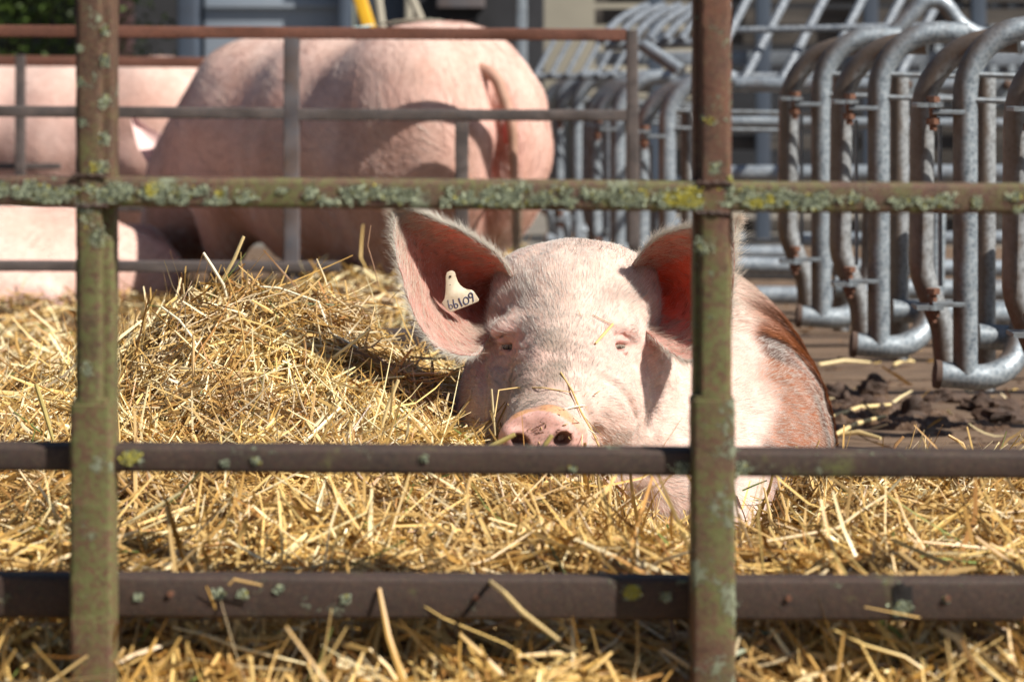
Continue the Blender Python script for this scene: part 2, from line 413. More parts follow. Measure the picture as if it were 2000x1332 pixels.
for x, y in ((1325, 382), (1345, 395), (1350, 365), (1300, 385), (1480, 392), (1420, 352), (1500, 385), (240, 372), (110, 378), (185, 330), (300, 370), (60, 365), (200, 380), (1250, 385), (1215, 375)): sp_ += [(x, y+3, 11, 9, GY+.001, 'r')]*3
o_l = flakes('lichen', sp_, M_lichen, 12500, 9); tag(o_l, kind='stuff')
sp2 = []
for x, y, s in ((1375, 1030, 14), (1408, 1075, 16), (1370, 960, 14), (1410, 1190, 16), (1395, 1240, 12), (1405, 1310, 13), (1372, 1120, 14), (1410, 900, 12), (1380, 830, 14), (1362, 905, 8), (1412, 960, 10), (1368, 1180, 12), (1388, 235, 6), (1395, 330, 8), (1380, 480, 12), (1372, 1000, 12), (1366, 1080, 10), (1364, 1260, 9), (1400, 810, 14), (1425, 355, 7)):
    sp2 += [(x, y, s*.7, s*.8, GY-.002 if y > 790 else GY+.001, 'p')]*max(1, int(s/5))
for x, y, s in ((180, 325, 7), (205, 60, 6), (206, 120, 7), (205, 200, 7), (206, 270, 7), (157, 95, 4), (157, 160, 4), (162, 240, 5), (170, 880, 14), (195, 900, 10), (200, 1010, 9), (160, 830, 8), (200, 1190, 8), (200, 330, 8), (170, 720, 8), (205, 950, 7), (170, 420, 14), (190, 460, 12)):
    sp2 += [(x, y, s*.7, s, GY-.002 if y > 790 else GY+.001, 'q')]
for x, y, s in ((430, 1160, 7), (475, 1160, 6), (545, 1150, 5), (675, 1170, 6), (1235, 1157, 9), (1300, 1165, 6), (1235, 1157, 9), (1235, 1157, 9), (270, 1165, 5), (1762, 1187, 10), (1762, 1187, 10), (1850, 1170, 4)):
    sp2 += [(x, y, s*.8, s*.8, GY+.035, 'x')]
for x, y, s in ((250, 895, 8), (265, 890, 6), (440, 905, 4), (500, 900, 4), (1330, 915, 8), (1450, 915, 8), (830, 895, 4), (1120, 915, 3)):
    sp2 += [(x, y, s*.9, s*.9, GY+.009, 'x')]
o_l = flakes('lichen', sp2, M_lichen, 9000, 10); tag(o_l, kind='stuff')
# bolt heads and a weld split in the lowest rail
M_bolt = mat_plain('rusted_bolt_mat', (.20, .085, .045), (.08, .035, .022), 120, .8)
for px, py in ((333, 1160), (931, 1167), (1541, 1168), (1851, 1168)):
    mb = MB(); c = P(px, py, GY+.034); mb.cyl(c+Vector((0, .004, 0)), c+Vector((0, -.001, 0)), .0030, 10); gpart(mb, 'bolt', M_bolt)

M_weld = mat_rust('weld_mat', base=(.10, .05, .035), alt=(.05, .03, .025), algae=.2, lichen=0, yellow=-1)
def bead(pts, r_, name='weld'):
    pts = [Vector(p) for p in pts]; out = []; rr = []
    n_ = max(4, int((pts[-1]-pts[0]).length/.0022))
    for i in range(n_+1):
        out.append(pts[0].lerp(pts[-1], i/n_)+Vector((random.gauss(0, .0006), random.gauss(0, .0004), random.gauss(0, .0006)))); rr.append(r_*random.uniform(.65, 1.35))
    mb = MB(); mb.tube(out, rr, 7); gpart(mb, name, M_weld)
for xl, xr, ys_ in ((140, 214, (343, 402, 870, 921)), (1359, 1432, (357, 416, 882, 937))):
    for ya in ys_[:2]: bead([P(xl+3, ya, GY), P(xr-3, ya+1, GY)], .0020)
    for xx in (xl-3, xr+4): bead([P(xx, ys_[2]+2, GY+.010), P(xx, ys_[3]-2, GY+.010)], .0022)
M_gap = mat_plain('crack_mat', (.012, .009, .008), None, 30, .9, bst=0)
mb = MB(); mb.bar(P(961, 1134, GY+.0365), P(906, 1204, GY+.0365), .003, .0022, .0005); gpart(mb, 'joint', M_gap)
mb = MB(); mb.bar(P(1762, 1144, GY+.0365), P(1764, 1209, GY+.0365), .003, .020, .001); mb.bar(P(1757, 1139, GY+.0360), P(1762, 1156, GY+.0360), .003, .009, .001); gpart(mb, 'clip', M_gap)
# ------------------------------------------------------------------ middle fences
M_mid = mat_rust('mid_fence_mat', base=(.16, .062, .040), alt=(.20, .075, .045), algae=.0, lichen=-.3, yellow=-.5)
M_midg = mat_plain('mid_fence_grey_mat', (.11, .085, .075), (.06, .05, .048), 30, .6, bst=.2)
M_midb = mat_plain('mid_fence_blue_mat', (.085, .095, .115), (.12, .075, .055), 9, .6, bst=.2)
def fence(name, label, loc, parts):
    t = thing(name, label, 'fence', loc)
    for nm, p0, p1, wd, ht, mat in parts:
        mb = MB(); mb.bar(p0, p1, wd, ht, .003, seg=40, wob=.0003); local(mb.build(nm, mat, t), loc)
    return t
D = 6.0
def hr(xa, ya, xb, yb, h, D=6.0, mat=M_mid, dep=.03, nm='rail'): return (nm, P(xa, ya, D), P(xb, yb, D), dep, h*D/F, mat)
def vr(xa, ya, xb, yb, w_, D=6.0, mat=M_midg, dep=.03, nm='upright'): return (nm, P(xa, ya, D), P(xb, yb, D), dep, w_*D/F, mat)
fence('pen_fence', 'rusty brown tube fence in front of the biggest pig, ending beside the grey stalls', (-.4, D, 0), [
    hr(-330, 59, 1222, 69, 23), hr(-330, 215, 556, 222, 22, mat=M_midg), hr(583, 224, 1224, 226, 22, mat=M_midg),
    hr(-330, 518, 665, 521, 20, mat=M_midg, dep=.045), vr(570, 72, 570, 600, 30, mat=M_midb), vr(1234, 60, 1240, 720, 22),
    vr(-160, 72, -160, 640, 30, mat=M_midb), vr(902, 238, 902, 640, 26, mat=M_midg)])
fence('pen_fence', 'far rusty fence behind at left, in front of the pink pig lying under it', (-1.6, 7.55, 0), [
    hr(-330, 116, 520, 124, 20, 7.6), vr(40, 108, 40, 560, 18, 7.55), hr(-330, 218, 120, 220, 16, 7.6, M_midg), hr(-330, 324, 118, 325, 12, 7.6, M_midg), hr(215, 404, 330, 405, 16, 7.6, M_midg)])

# ------------------------------------------------------------------ dark timber kerb in the pen
M_beam = mat_plain('beam_mat', (.07, .045, .035), (.03, .02, .018), 6, .8, bst=.5, stretch=(1, 8, 8), bd=.006)
mb = MB(); mb.bar(P(560, 663, 4.75), P(1250, 672, 4.75), .06, .044, .004, seg=40, wob=.0008)
tag(mb.build('timber_beam', M_beam), 'dark brown timber beam lying across the pen behind the straw heap and the pig', 'beam')
# ------------------------------------------------------------------ galvanised stalls on the right
M_galv = mat_galv('galvanised_mat', a=(.10, .125, .15), b=(.24, .28, .31), dirt=.8, metal=.5, rough=.5)
M_galvd = mat_galv('galvanised_dirty_shaded_mat', a=(.13, .13, .13), b=(.24, .25, .26), dirt=1.1, metal=.35)  # browner for dirt and, on the rear tubes, painted-in shade
M_galv2 = mat_galv('galvanised_far_mat', a=(.11, .135, .165), b=(.22, .255, .29), dirt=.6)
M_rod = mat_plain('rod_mat', (.27, .31, .34), (.15, .15, .15), 60, .45, .4)
M_capm = mat_plain('tube_cap_mat', (.11, .065, .045), (.05, .03, .022), 50, .85)
def q(px, py, dy=0.):                      # drawn around the stall gate standing 5.07 m away, origin at its base
    p = P(px, py, 5.07); return Vector((p.x-.70, dy, p.z))
def stall_front(label, loc, group, full=True):
    t = thing('stall_gate', label, 'stall gate', loc, group)
    mat = M_galv if full else M_galv2
    r = .0235
    mb = MB(); mb.tube(fillet([q(1716, 678), q(1716, 57), q(1888, 67)], .125, 12), r, 18)
    mb.build('front_tube', mat, t)
    mb = MB(); mb.tube(fillet([q(1700, 676, .10), q(1693, 600, .10), q(1652, 500, .09), q(1655, 82, .085), q(1815, 86, .02)], [.1, .12, .145], 10), r, 18)
    mb.build('rear_tube', M_galvd if full else mat, t)
    mb = MB(); mb.tube(fillet([q(1668, 672), q(1790, 684), q(1838, 600, .1), q(1842, 420, .1)], [.10, .1], 8), r*1.03, 18)
    lt = mb.build('lower_tube', mat, t)
    mb = MB(); mb.cyl(q(1662, 672), q(1672, 673), r*1.15, 18); mb.build('tube_cap', M_capm, lt)
    mb = MB(); mb.tube([q(1760, 618, .12), q(1860, 624, .12), q(2300, 628, .12)], r*1.05, 16); mb.build('lower_rail', mat, t)
    for y_ in (145, 190):
        mb = MB(); mb.tube([q(1722, y_, -.012), q(1842, y_+4, -.012), q(2000, y_+6, -.012)], .0055, 8)
        mb.build('rod', M_rod, t)
    for ya, flip in ((208, 1), (545, -1)):
        mb = MB(); a = q(1648, ya-2, .02); b = q(1712, ya-2, -.006)
        mb.bar(q(1650, ya-9*flip, .035), q(1650, ya-9*flip, -.028), .05, .008, .001, side=(1, 0, 0))
        mb.cyl(q(1654, ya-9*flip-3, -.01), q(1654, ya-9*flip+4, -.01), .020, 14)
        mb.bar(q(1656, ya+3, -.012), q(1712, ya+4, -.012), .022, .009, .001)
        br = mb.build('bracket', M_rod, t)
        mb = MB(); bz = [(ya-24, .013), (ya-14, .013), (ya-13.9, .0075), (ya+13.9, .0075), (ya+14, .013), (ya+25, .013), (ya+25.1, .0075), (ya+36, .007)]
        mb.tube([q(1658, a_, -.008) for a_, _ in bz], [b_ for _, b_ in bz], 8)
        mb.build('bolt', M_bolt, br)
    mb = MB(); mb.tube([q(1676, 235, .03), q(1677, 520, .03)], .0042, 8); mb.build('latch_rod', M_rod, t)
    mb = MB(); mb.cyl(q(1780, 150, .16), q(1780, 720, .16), r*.9, 14); mb.build('support_post', M_galvd, t)
    return t
def copy_tree(o, parent=None):
    c = o.copy(); scene.collection.objects.link(c)
    if parent: c.parent = parent
    for ch in list(o.children): copy_tree(ch, c)
    return c
GR = 'curved tube stall gates standing in a row'
s0 = stall_front('second largest galvanised tube stall gate, between the largest one and the right gate upright', (.70, 5.07, 0), GR)
near = [(.788, 4.57, 0, 'largest galvanised stall gate, hanging lowest, its top bend cut by the right edge'),
        (.655, 5.66, 0, 'smallest of the clear galvanised stall gates, just right of the lichened gate upright'),
        (.872, 4.10, 0, 'stall gate of which only the left tube and bracket show at the right edge')]
for x, y_, z, lab in near:
    c = copy_tree(s0); c.location = (x, y_, z); c['label'] = lab
s1 = stall_front('blurred stall gate with two pale uprights directly left of the right gate upright', (.355, 6.6, -.10), GR, False)
far = [(.255, 7.4, -.1, 'blurred stall gate seen through the end of the brown fence, left of its end upright'),
       (.262, 8.2, -.1, 'farther blurred stall gate in the fence opening, half hidden by the fence end upright'),
       (.17, 8.9, -.1, 'far blurred stall gate second from the big pig rump'),
       (.12, 9.7, -.1, 'farthest blurred stall gate touching the big pig rump')]
for x, y_, z, lab in far:
    c = copy_tree(s1); c.location = (x, y_, z); c['label'] = lab
# long tubes the stalls hang on
for lab, pts, r in (('thick pale horizontal tube level with the stall bends, right of the gate upright', [P(1340, 165, 6.7), P(2300, 172, 6.4)], .021),
                    ('grey horizontal stall tube below the thick pale one right of the gate upright', [P(1340, 238, 6.8), P(2300, 246, 6.6)], .016),
                    ('low horizontal stall tube touching the pig back right of the gate upright', [P(1400, 517, 6.3), P(1640, 521, 6.3), P(2300, 528, 6.3)], .022),
                    ('pale horizontal tube low between the stall gates at mid height', [P(1420, 340, 7.4), P(2300, 338, 7.2)], .026),
                    ('lowest horizontal stall tube, brown with dirt, behind the hanging bends', [P(1560, 588, 6.1), P(2300, 590, 6.1)], .02),
                    ('sunlit horizontal stall tube at the right under the front gate rail', [P(1560, 468, 6.9), P(2300, 462, 6.8)], .02)):
    mb = MB(); mb.tube(pts, r, 16); tag(mb.build('stall_tube', M_galv2), lab, 'metal tube', 'horizontal tubes of the stalls')
# bolted plates
for i, (xa, xb) in enumerate(((1745, 1822), (1900, 1985))):
    mb = MB(); mb.bar(P(xa, 170, 5.9), P(xb, 172, 5.9), .01, .052, .002)
    lab = ('flat grey plate with one round bolt behind the second stall gate', 'flat grey plate with two round bolts behind the largest stall gate')[i]
    o = mb.build('bolted_plate', M_rod); tag(o, lab, 'metal plate', 'bolted plates on the stalls')
    for bx in ((1773,), (1915, 1968))[i]:
        mb = MB(); c = P(bx, 166, 5.89); mb.tube([c+Vector((0, .004, 0)), c-Vector((0, .006, 0)), c-Vector((0, .009, 0))], [.012, .011, .006], 12)
        mb.build('bolt', M_capm, o)
# slanted lift gates over the stalls
def lift_gate(label, x0, x1, n, yb, yt, dx, Dn, r, mat, curve=0., rails=()):
    t = thing('lift_gate', label, 'stall gate', (P(x0, 300, Dn).x, Dn, 0), 'slatted lift gates above the stalls')
    for k in range(n):
        f_ = k/(n-1); xb = x0+(x1-x0)*f_
        a = P(xb, yb, Dn); b = P(xb+dx, yt, Dn+.35); m_ = (a+b)/2+Vector((-curve, 0, curve*.6)); mb = MB()
        pts = [(a*(1-s)**2+m_*2*s*(1-s)+b*s*s) for s in [i/8 for i in range(9)]]
        mb.tube(pts, r, 10); local(mb.build('bar', mat, t), t.location)
    for (xa, ya, xb, yb2, rr) in rails:
        mb = MB(); mb.tube([P(xa, ya, Dn+.05), P(xb, yb2, Dn+.05)], rr, 12); local(mb.build('cross_rail', mat, t), t.location)
    return t
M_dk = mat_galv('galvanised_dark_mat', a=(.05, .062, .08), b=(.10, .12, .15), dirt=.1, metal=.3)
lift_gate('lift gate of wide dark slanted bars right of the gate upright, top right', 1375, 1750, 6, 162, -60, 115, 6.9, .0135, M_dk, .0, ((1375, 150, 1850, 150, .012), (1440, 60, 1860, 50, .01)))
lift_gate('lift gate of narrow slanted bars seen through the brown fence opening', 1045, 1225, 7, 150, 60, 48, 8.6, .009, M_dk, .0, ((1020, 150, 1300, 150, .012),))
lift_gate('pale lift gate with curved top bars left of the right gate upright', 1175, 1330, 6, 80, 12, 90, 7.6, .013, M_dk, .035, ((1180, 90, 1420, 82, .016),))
t = thing('stall_hoop', 'pale bent tube peaking at the top edge above the stall gates', 'metal tube', (P(1820, 0, 6.2).x, 6.2, 0))
mb = MB(); mb.tube(fillet([P(1700, 110, 6.2), P(1828, -20, 6.2), P(1880, 60, 6.2), P(2000, 92, 6.2)], [.06, .12], 8), .021, 14); local(mb.build('bent_tube', M_galv2, t), t.location)
mb = MB(); mb.tube([P(1258, 90, 7.3), P(1330, 140, 7.2)], .02, 12)
tag(mb.build('stall_tube', M_galv2), 'short pale tube slanting down to the right in the corner above the stall bend', 'metal tube', 'horizontal tubes of the stalls')

# ------------------------------------------------------------------ far background
M_cream = mat_plain('render_mat', (.42, .38, .30), (.33, .30, .24), 2, .9, bst=.1)
M_plank = mat_plain('old_plank_mat', (.09, .075, .062), (.02, .018, .017), 4, .85, bst=.4, stretch=(1, 6, 12), bd=.01)
M_shedw = mat_plain('shed_plank_mat', (.035, .036, .042), (.014, .015, .018), 4, .85, bst=.4, stretch=(1, 6, 14), bd=.01)
M_black = mat_plain('dark_shed_mat', (.012, .012, .014), (.03, .03, .035), 3, .9, bst=.1)
M_door = mat_plain('door_mat', (.27, .30, .34), (.20, .235, .28), 2, .55, bst=.05)
M_frame = mat_plain('door_frame_mat', (.05, .07, .10), (.04, .05, .07), 4, .6, bst=.05)
def boxthing(name, label, cat, parts, group=None):
    c0 = parts[0][1]; t = thing(name, label, cat, (c0[0], c0[1], 0), group)
    for nm, c, s_, mat in parts:
        mb = MB(); mb.box(c, s_, .01); local(mb.build(nm, mat, t), t.location)
    return t
X = lambda px, D: (px-1000)*D/F
boxthing('barn', 'cream rendered barn wall far behind the brown fence end', 'building', [
    ('wall', (X(1215, 15), 15.0, 1.4), (1.15, .2, 2.8), M_cream), ('roof', (X(1215, 15), 14.9, 2.9), (1.4, .8, .1), M_frame)])
boxthing('shed', 'open black-shadowed shed at the far left behind the pens', 'building', [
    ('wall', (X(330, 13)-2.5, 14.2, 1.2), (6.6, .15, 2.4), M_black), ('roof', (X(330, 13)-2.5, 13.0, 2.45), (6.6, 2.9, .12), M_black),
    ('post', (X(240, 12.2), 12.2, 1.2), (.10, .10, 2.4), mat_plain('dark_post_mat', (.05, .02, .02), None, 5))])
boxthing('van', 'pale blue-grey vehicle side with dark edge trim, far behind the big pig back', 'van', [
    ('body', (X(535, 11), 11.2, 1.15), (X(670, 11)-X(395, 11), .4, 1.9), M_door), ('trim', (X(372, 11), 11.05, 1.15), (.09, .35, 1.9), M_frame),
    ('trim', (X(675, 11), 11.0, 1.15), (.05, .3, 1.9), M_frame), ('ridge', (X(535, 11), 10.985, 1.0), (X(668, 11)-X(400, 11), .03, .02), M_door),
    ('rear_panel', (X(750, 11)+.02, 11.3, 1.1), (.32, .3, 1.9), M_frame)])
boxthing('farm_machine', 'black farm machine with pale struts far behind the big pig rump', 'machine', [
    ('chassis', (X(930, 11), 11.3, .95), (.62, .5, .9), M_black), ('strut', (X(1018, 11), 10.9, .95), (.05, .05, .6), M_galv2), ('strut', (X(800, 11), 10.9, .95), (.035, .04, .6), M_cream),
    ('housing', (X(900, 11), 11.0, 1.04), (.22, .1, .10), M_midb)])
t = thing('pole', 'pale pole standing behind the big pig back beside the yellow strap', 'pole', (X(740, 9.5), 9.5, 0))
mb = MB(); mb.tube([P(730, -60, 9.5), P(746, 60, 9.5), P(760, 500, 9.5)], .018, 10); local(mb.build('pole_shaft', M_cream, t), t.location)
t = thing('pole', 'leaning pale pole right of the straight one above the big pig back', 'pole', (X(810, 9.7), 9.7, 0))
mb = MB(); mb.tube([P(780, -60, 9.7), P(822, 40, 9.7), P(960, 500, 9.7)], .016, 10); local(mb.build('pole_shaft', M_cream, t), t.location)
M_yel = mat_plain('yellow_mat', (.80, .45, .02), (.7, .38, .02), 8, .5, bst=0)
mb = MB(); mb.bar(P(700, -10, 9.0), P(722, 60, 9.0), .02, .05, .008)
tag(mb.build('strap', M_yel), 'short yellow strap hanging above the big pig back', 'strap')
# horizontal boards behind the stalls
t = thing('board_fence', 'weathered grey-brown board fence behind the stalls', 'fence', (1.6, 9.9, 0))
random.seed(4)
for k in range(13):
    z = .02+k*.088
    if k in (3, 6): continue
    mb = MB(); mb.bar((.35, 10.2+random.uniform(-.02, .02), z+.03), (3.6, 10.2, z+.03), .02, .062+random.uniform(-.006, .006), .003, seg=20, wob=.001)
    local(mb.build('board', (M_plank, M_dk, M_plank, M_plank, M_frame)[(k*7) % 5], t), t.location)
for x in (.6, 1.05, 1.5, 1.95, 2.4):
    mb = MB(); mb.box((x, 10.12, .6), (.06, .05, 1.2)); local(mb.build('upright', M_frame, t), t.location)
boxthing('timber_shed', 'dark grey timber shed wall far behind the stall gates at the right', 'building', [('wall', (X(1400, 13.5)+2.2, 13.6, 1.3), (4.4, .15, 2.6), M_shedw), ('roof', (X(1400, 13.5)+2.2, 13.3, 2.65), (4.6, 1., .1), M_frame)])
# corrugated sheet, top right
t = thing('corrugated_sheet', 'pale grey corrugated metal sheet standing upright in the far top right corner', 'metal sheet', (2.3, 11, 0))
V = []; Fq = []; nx = 160
for i in range(nx+1):
    x = X(1800, 11)+i*.012
    for z in (.55, 1.02): V.append((x, 11+.016*math.sin(i*.9), z))
for i in range(nx): Fq.append((2*i, 2*i+2, 2*i+3, 2*i+1))
mb = MB(); mb.add(V, Fq); mb.add([(a, b+.004, c) for a, b, c in V], [f_[::-1] for f_ in Fq]); local(mb.build('sheet', M_galv2, t), t.location)
mb = MB(); mb.box((X(1800, 11)+.95, 11.05, 1.1), (2.0, .2, .12)); local(mb.build('dark_beam', M_black, t), t.location)
mb = MB(); mb.box((X(1800, 11)+.95, 11.05, .28), (2.0, .1, .5)); local(mb.build('lower_board', M_plank, t), t.location)
# leafy shrub, top left
t = thing('shrub', 'sunlit green leafy shrub at the far top left corner before the black shed', 'shrub', (-2.35, 11.6, 0))
r_ = np.random.default_rng(2); n = 5200
c = np.stack([-2.45+r_.normal(size=n)*.28, 11.6+r_.normal(size=n)*.2, 1.15+r_.normal(size=n)*.28], 1)
c2 = np.stack([-2.25+r_.normal(size=900)*.5, 11.9+r_.normal(size=900)*.2, .75+r_.normal(size=900)*.3], 1); c = np.concatenate([c, c2])
c = c[c[:, 2] > .3]; n = len(c)
A = r_.normal(size=(n, 3)); A /= np.linalg.norm(A, axis=1, keepdims=True); B = np.cross(A, r_.normal(size=(n, 3))); B /= np.linalg.norm(B, axis=1, keepdims=True)
s_ = r_.uniform(.012, .03, (n, 1)); V = np.stack([c-A*s_, c+B*s_*.5, c+A*s_, c-B*s_*.5], 1).reshape(-1, 3)
colr = np.repeat(np.array([[.06, .10, .015]])*r_.uniform(.4, 1.5, (n, 1)), 4, 0)
o = fast_mesh('foliage', V, np.arange(4*n).reshape(-1, 4), mat_tint('leaf_mat', .5, .3), t, False, colr); local(o, t.location)
mb = MB()
for k in range(7):
    x = -2.45+r_.normal()*.1; mb.tube([(x, 11.6, 0), (x+r_.normal()*.1, 11.6, .5), (x+r_.normal()*.3, 11.6, 1.1)], [.02, .015, .006], 6)
local(mb.build('stem', M_beam, t), t.location)
# ------------------------------------------------------------------ pigs
M_skin = mat_tint('pig_skin_mat', .55, spec=.35, sss=.12, fine=.5)
M_ear = mat_tint('pig_ear_mat', .6, trans=.48, vary=(1.0, .50, .38), spec=.3, fine=.35)
M_hair = mat_tint('pig_hair_mat', .5, trans=.40, spec=.2)
M_skinf = mat_tint('pig_skin_far_mat', .6, spec=.3, sss=.0, fine=.45)
f32 = lambda a: np.array(a, np.float32)
# ---- the sow in front: head and body from one implicit surface
def axis(*seg):
    o = []
    for a, b, h in seg: n = max(1, round((b-a)/h)); o += [a+(b-a)*i/n for i in range(n)]
    return np.array(o+[seg[-1][1]], np.float32)
ax = [axis((-.17, -.035, .0045), (-.035, .10, .0024), (.10, .13, .004), (.13, .178, .0022), (.178, .64, .0052)),
      axis((3.10, 3.16, .0042), (3.16, 3.26, .0026), (3.26, 3.42, .0045), (3.42, 3.52, .0022), (3.52, 3.80, .0045), (3.80, 4.2, .008), (4.2, 5.2, .016)),
      axis((.0, .19, .0048), (.19, .25, .0026), (.25, .285, .0045), (.285, .335, .0021), (.335, .485, .0045))]
G = [ax[0][:, None, None], ax[1][None, :, None], ax[2][None, None, :]]
SN = P(1061, 857, 3.205); nrm_s = Vector((-.13, -1, .06)).normalized()
def evalpig(G):
    e = lambda px, py, D, r, rot=None: ell(G, P(px, py, D), r, rot)
    f = ell(G, (.27, 4.30, .03), (.285, .80, .345))
    f = smin(f, ell(G, (.385, 3.86, .12), (.12, .22, .17)), .06)
    f = smin(f, cone(G, P(1150, 700, 3.78), (.27, 4.05, .17), .14, .19), .08)
    f = smin(f, cone(G, (.37, 3.72, .09), (.318, 3.46, .055), .075, .042), .035)
    f = smin(f, cone(G, (.318, 3.46, .055), (.30, 3.36, .04), .040, .045), .02)
    f = smin(f, e(1104, 822, 3.62, (.168, .155, .148)), .05)          # jowls
    h = e(1122, 588, 3.645, (.106, .135, .093))                        # skull
    h = smin(h, e(1062, 578, 3.63, (.050, .08, .050)), .05); h = smin(h, e(1180, 575, 3.64, (.050, .08, .050)), .05)
    h = smin(h, cone(G, P(1108, 655, 3.545), P(1070, 826, 3.365), .074, .058), .03)   # dished bridge
    h = smin(h, e(1004, 702, 3.615, (.056, .066, .07)), .03)
    h = smin(h, e(1213, 705, 3.60, (.068, .070, .07)), .03)
    h = smin(h, e(1003, 634, 3.53, (.036, .03, .016), (0, R(-18), R(10))), .03)    # brows
    h = smin(h, e(1200, 634, 3.53, (.036, .03, .016), (0, R(18), R(-10))), .03)
    h = smin(h, e(1172, 795, 3.465, (.055, .07, .07)), .05)            # cheek beside the snout
    h = smin(h, e(984, 808, 3.53, (.045, .065, .065)), .05)
    h = smin(h, cone(G, P(992, 600, 3.60), P(1020, 550, 3.64), .022, .036), .04)
    h = smin(h, cone(G, P(1252, 595, 3.61), P(1228, 548, 3.65), .022, .036), .04)
    f = smin(f, h, .05)
    f = smin(f, cone(G, P(1072, 912, 3.31), P(1110, 925, 3.52), .040, .075), .03)    # jaw
    s = cone(G, P(1067, 838, 3.36), P(1062, 848, 3.24), .058, .047, (1, 1, 1.2))
    s = smin(s, ell(G, SN+Vector((.002, .018, -.002)), (.0605, .030, .043), (0, 0, R(7))), .008)
    pl = sum((G[i]-SN[i])*nrm_s[i] for i in range(3))-.004
    s = -smin(-s, -pl, .010)
    f = smin(f, s, .014)
    return f
fs = evalpig(G)
def fsamp(p):
    """trilinear sample of the sow field at (n,3) points"""
    p = np.asarray(p); I = []; T = []
    for k in range(3):
        i = np.clip(np.searchsorted(ax[k], p[:, k])-1, 0, len(ax[k])-2); I.append(i)
        T.append(np.clip((p[:, k]-ax[k][i])/(ax[k][i+1]-ax[k][i]), 0, 1))
    out = 0
    for a in (0, 1):
        for b in (0, 1):
            for c in (0, 1):
                out = out+fs[I[0]+a, I[1]+b, I[2]+c]*(T[0] if a else 1-T[0])*(T[1] if b else 1-T[1])*(T[2] if c else 1-T[2])
    far = np.zeros(len(p))
    for k in range(3): far += np.maximum(0, ax[k][0]-p[:, k])+np.maximum(0, p[:, k]-ax[k][-1])
    return out+far
def surf(px, py, off=0.):
    Ds = np.arange(3.12, 4.6, .001); pts = np.array([P(px, py, d) for d in Ds]); v = fsamp(pts)
    k = np.argmax(v < 0); return P(px, py, Ds[k]-off)
def crease(f, pts, r, k, add=False):
    for a, b in zip(pts[:-1], pts[1:]):
        c = cone(G, a, b, r, r); f = smin(f, c, k) if add else -smin(-f, c, k)
    return f
eyeL, eyeR = surf(992, 677), surf(1210, 677)
for e_, s_ in ((eyeL, -1), (eyeR, 1)):
    fs = -smin(-fs, ell(G, e_+Vector((0, .004, 0)), (.0118, .014, .0062)), .005)
    fs = smin(fs, ell(G, e_+Vector((0, .0055, .0072)), (.0150, .0095, .0052), (R(-12), 0, 0)), .0035)     # upper lid
    fs = smin(fs, ell(G, e_+Vector((0, .0050, -.0078)), (.0140, .0080, .0040)), .0035)                       # lower lid
    pxe = 1000+e_.x*F/e_.y
    o = [(-24*s_, -10), (-12*s_, -21), (8*s_, -23), (24*s_, -13), (34*s_, 4)]
    fs = crease(fs, [surf(pxe+a, 677+b, .0004) for a, b in o], .0016, .0025)
    o = [(-40*s_, 2), (-28*s_, 6), (-20*s_, 3)]
    fs = crease(fs, [surf(pxe+a, 677+b, .0005) for a, b in o], .0015, .0025)
    o = [(-20*s_, 34), (6*s_, 42), (30*s_, 34)]
    fs = crease(fs, [surf(pxe+a, 677+b, .0025) for a, b in o], .003, .006)
# folds on the muzzle and the neck
for o in ([(1010, 770), (1055, 757), (1110, 765)], [(1150, 800), (1165, 850), (1160, 900)], [(968, 790), (960, 830), (962, 870)],
          [(1265, 690), (1285, 760), (1275, 840)], [(940, 700), (945, 760), (935, 820)], [(1180, 740), (1225, 770), (1245, 820)]):
    fs = crease(fs, [surf(a, b, .004) for a, b in o], .004, .014)
NL, NR = surf(1014, 862), surf(1096, 859)
for nn_, s_ in ((NL, -1), (NR, 1)):
    fs = smin(fs, ell(G, nn_+Vector((.002*s_, .006, .006)), (.0175, .008, .0125)), .006)
    fs = -smin(-fs, ell(G, nn_+Vector((0, .0, 0)), (.0125, .026, .0090), (0, R(-28*s_), 0)), .004)
Vp, Qp = nets(fs, ax); Vp = lap_smooth(Vp, Qp, 1, .4)
def pxy(V): return 1000+V[:, 0]*F/V[:, 1], HZ+(CAMZ-V[:, 2])*F/V[:, 1]
Np = vnormals(Vp, Qp)
Vp = Vp+Np*(fnoise(Vp, 120, 3)*.0006+fnoise(Vp, 55, 4)*.0010*(Vp[:, 1] < 3.9))[:, None]
def gau(px, py, cx, cy, sx, sy): return np.exp(-((px-cx)/sx)**2-((py-cy)/sy)**2)
def lerpc(c, m, t): return c*(1-m[:, None])+np.array(t)*m[:, None]
def sstep0(a, b, x): t = np.clip((x-a)/(b-a), 0, 1); return t*t*(3-2*t)
